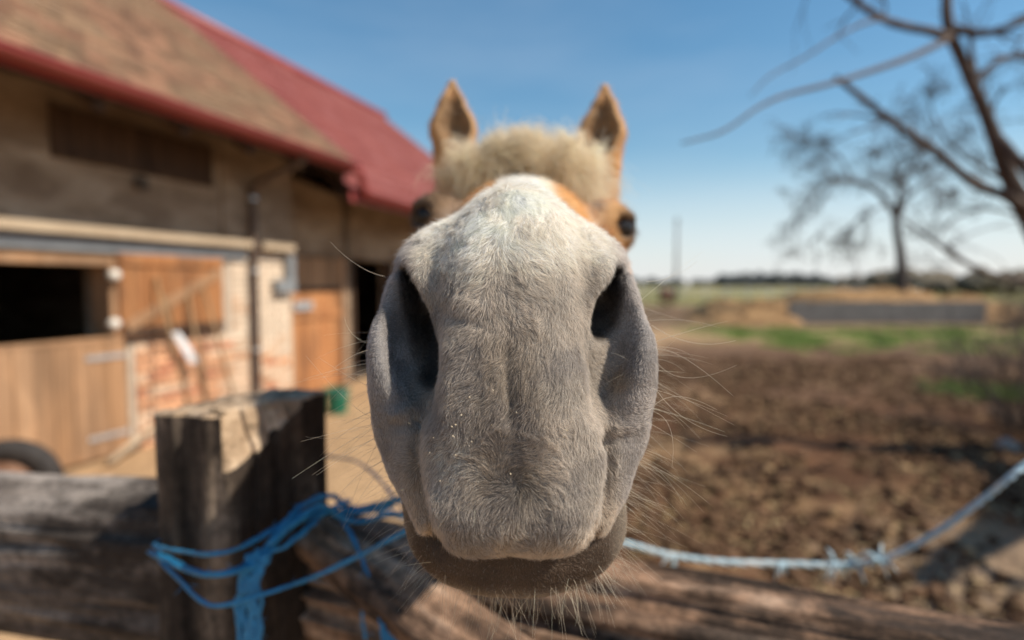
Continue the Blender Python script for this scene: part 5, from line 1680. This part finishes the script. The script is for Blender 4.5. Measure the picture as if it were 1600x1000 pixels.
# ------------------------------------------------------------------ whiskers and chin bristles
def whiskers():
    P, N = sample_surface(26000, lambda P, N: (P[:, 1] < .44) * (P[:, 2] > -.19) * (facing(P, N) > -.35) * 1.0)
    f = facing(P, N); x, y, z = P.T
    cw = chin_w(P)
    keep = np.zeros(len(P), bool); Ln = np.zeros(len(P)); rd = np.zeros(len(P))
    r = RNG.random(len(P))
    a = (cw > .5) & (z < -.130) & (f < .50) & (r < .10);      keep |= a; Ln[a] = RNG.uniform(.010, .026, a.sum()); rd[a] = .00010
    b = (cup_dist(P) > .008) & (np.abs(x) > .052) & (z < .0) & (z > -.125) & (f < .40) & (r < .05); keep |= b; Ln[b] = RNG.uniform(.012, .036, b.sum()); rd[b] = .00008
    c = (cup_dist(P) > .008) & (x > .055) & (z < .02) & (z > -.09) & (f < .32) & (r > .985); keep |= c; Ln[c] = RNG.uniform(.03, .052, c.sum()); rd[c] = .00011
    d = (cup_dist(P) > .008) & (x < -.055) & (z < .0) & (z > -.10) & (f < .32) & (r > .99); keep |= d; Ln[d] = RNG.uniform(.025, .045, d.sum()); rd[d] = .00010
    e = (z < -.088) & (z > -.108) & (cw < .1) & (np.abs(x) < .045) & (f > .5) & (r < .02); keep |= e; Ln[e] = RNG.uniform(.005, .010, e.sum()); rd[e] = .00008
    P, N, Ln, rd, e_ = P[keep], N[keep], Ln[keep], rd[keep], e[keep]
    n = len(P); K = 8
    D = N * .9 + RNG.normal(0, .30, (n, 3)) + np.array([0, -.12, -.22]) + np.stack([np.sign(P[:, 0]) * .35 * (np.abs(P[:, 0]) > .04), np.zeros(n), np.zeros(n)], 1)
    D[e_] = np.array([0, -.5, -1.0]) + RNG.normal(0, .25, (e_.sum(), 3))
    D /= np.linalg.norm(D, axis=1)[:, None]
    bend = RNG.normal(0, .28, (n, 3)) + np.array([0, 0, -.30])
    t = np.linspace(0, 1, K)
    pts = P[:, None, :] + D[:, None, :] * (Ln[:, None] * t)[:, :, None] + bend[:, None, :] * (Ln[:, None] * t ** 2)[:, :, None] * .5
    rad = rd[:, None] * np.linspace(1, .25, K)[None, :] * RNG.uniform(.7, 1.2, (n, 1))
    tint = np.array([[.80, .70, .56]]) * RNG.uniform(.6, 1.25, (n, 1))
    # a few long single ones that stand out
    extra = [((601, 432, .335), (560, 415, .318), (516, 378, .300)),
             ((1018, 508, .335), (1080, 535, .318), (1150, 532, .300)),
             ((1022, 560, .335), (1070, 590, .318), (1152, 570, .302)),
             ((1020, 600, .33), (1065, 650, .305), (1136, 682, .285)),
             ((1010, 640, .33), (1045, 665, .312), (1050, 730, .300)),
             ((1022, 545, .335), (1070, 560, .32), (1145, 618, .300)),
             ((1010, 440, .345), (1050, 432, .335), (1090, 408, .322)),
             ((1012, 650, .33), (1050, 620, .31), (1120, 640, .29)),
             ((604, 650, .33), (560, 640, .318), (478, 556, .300)),
             ((600, 610, .33), (560, 596, .315), (500, 560, .300)),
             ((612, 690, .33), (575, 690, .312), (488, 742, .297)),
             ((610, 660, .33), (560, 668, .312), (470, 690, .297))]
    ex = []
    for a_, b_, c_ in extra:
        a_, b_, c_ = (A3(pc(*q)) for q in (a_, b_, c_))
        ctl = 2 * b_ - .5 * (a_ + c_)
        tt = t[:, None]
        ex.append((1 - tt) ** 2 * a_ + 2 * tt * (1 - tt) * ctl + tt * tt * c_)
    ex = np.array(ex)
    pts = np.concatenate([pts, ex]); rad = np.concatenate([rad, np.tile(.00011 * np.linspace(1, .3, K), (len(ex), 1))])
    tint = np.concatenate([tint, np.tile([[.72, .64, .52]], (len(ex), 1))])
    return pts, rad, tint
wp_, wr_, wt_ = whiskers()
wk = curves_object('whiskers', c2w_arr(wp_.reshape(-1, 3)).reshape(wp_.shape), wr_, np.clip(wt_, 0, .85), M_LOCK, horse)
wk['kind'] = 'stuff'

# ------------------------------------------------------------------ eyes and hooves
M_EYE = bpy.data.materials.new('eye'); M_EYE.use_nodes = True
_b = M_EYE.node_tree.nodes['Principled BSDF']; _b.inputs['Base Color'].default_value = (.012, .009, .008, 1)
_b.inputs['Roughness'].default_value = .28; _b.inputs['Specular IOR Level'].default_value = .3
for ex, ey, ez in EYES:
    sg = -1 if ex < 0 else 1
    import bmesh
    b_ = bmesh.new(); bmesh.ops.create_uvsphere(b_, u_segments=28, v_segments=18, radius=.0165)
    me = bpy.data.meshes.new('eye'); b_.to_mesh(me); b_.free()
    n_ = len(me.vertices); co = np.empty(n_ * 3, np.float32); me.vertices.foreach_get('co', co)
    co = co.reshape(-1, 3).astype(np.float64) + A3((ex - sg * .0005, ey - .0040, ez))
    me.vertices.foreach_set('co', c2w_arr(co).astype(np.float32).ravel())
    link('eye', me, M_EYE, horse, True)
M_HOOF = mat('hoof', [(.3, (.05, .04, .032)), (.7, (.12, .095, .07))], 12, (1, 1, 5), .6, .3)
for hx, hy in ((-.15, 1.525), (.11, 1.525), (-.18, 2.835), (.10, 2.835)):
    mb = MB(); mb.tube([(hx, hy + .012, .095), (hx, hy, .05), (hx, hy - .015, 0.0)], [.046, .056, .066], 18)
    mb.build('hoof', M_HOOF, horse, True)

# crumbs of hay dust caught in the fur
P, N = sample_surface(20, lambda P, N: (P[:, 1] < .32) * (P[:, 2] < -.02) * (P[:, 2] > -.10) * (facing(P, N) > .5) * (np.exp(-(((P[:, 0] + .034) / .012) ** 2 + ((P[:, 2] + .062) / .018) ** 2)) + .12))
mb = MB()
for p, n_ in zip(P, N):
    c = Vector(c2w(*(p + n_ * .0032))); r0 = random.uniform(.00018, .00042) * (1.3 if random.random() < .05 else 1)
    a = Vector((random.gauss(0, 1), random.gauss(0, 1), random.gauss(0, 1))).normalized() * r0 * random.uniform(1, 2.2)
    mb.tube([c - a, c, c + a], [r0 * .5, r0, r0 * .4], 5)
mb.build('hay_crumbs', mat('pale_dust', [(.3, (.50, .40, .26)), (.7, (.68, .58, .42))], 50, (1, 1, 1), .8, 0), horse)['kind'] = 'stuff'
# ================================================================== bay horse far off in the field
def far_horse():
    global PR, gx, gy, gz, MERGE
    keep = (PR, gx, gy, gz)
    PR = []
    o = on_ground(1040, 487)
    fx = 0.0
    def V_(a, b, c): return (a, b, c)      # local: x across, y along the body (away), z up
    U(Ell((0, .0, 1.08), (.27, .55, .30)), .1); U(Ell((0, -.55, 1.12), (.27, .34, .31)), .1); U(Ell((0, .62, 1.05), (.24, .34, .31)), .1)
    U(Cap((0, .75, 1.2), (.10, 1.20, .95), .17, .12), .08); U(Cap((.10, 1.2, .92), (.14, 1.42, .52), .10, .06), .05)
    for sg in (-1, 1):
        U(Cap((sg * .14, -.62, .95), (sg * .15, -.50, .60), .13, .07), .06); U(Cap((sg * .15, -.50, .60), (sg * .15, -.66, .42), .06, .05), .03)
        U(Cap((sg * .15, -.66, .42), (sg * .15, -.62, .04), .042, .048), .02)
        U(Cap((sg * .12, .66, .95), (sg * .12, .66, .5), .09, .06), .06); U(Cap((sg * .12, .66, .5), (sg * .12, .66, .04), .045, .048), .02)
        U(Cap((.12 + sg * .05, 1.18, 1.04), (.13 + sg * .06, 1.17, 1.15), .03, .01), .02)
    U(Cap((0, -.92, 1.15), (0, -1.0, .45), .06, .03), .03)
    gx = np.arange(-.42, .46, .03); gy = np.arange(-1.2, 1.7, .03); gz = np.arange(-.05, 1.6, .03)
    V, Q = surface_nets(grid_field())
    PR, gx, gy, gz = keep
    a = -.5
    W_ = np.stack([V[:, 0] * math.cos(a) - V[:, 1] * math.sin(a) + o.x, V[:, 0] * math.sin(a) + V[:, 1] * math.cos(a) + o.y, V[:, 2]], 1)
    m = mat('bay_coat', [(.3, (.07, .032, .02)), (.7, (.14, .065, .038))], 2, (1, 1, 1), .6, .1)
    e = empty('horse', (o.x, o.y, 0)); tag(e, 'small brown horse standing far off in the paddock just right of the muzzle', 'horse')
    link('body', mesh_np('body', W_, Q), m, e, True)
far_horse()
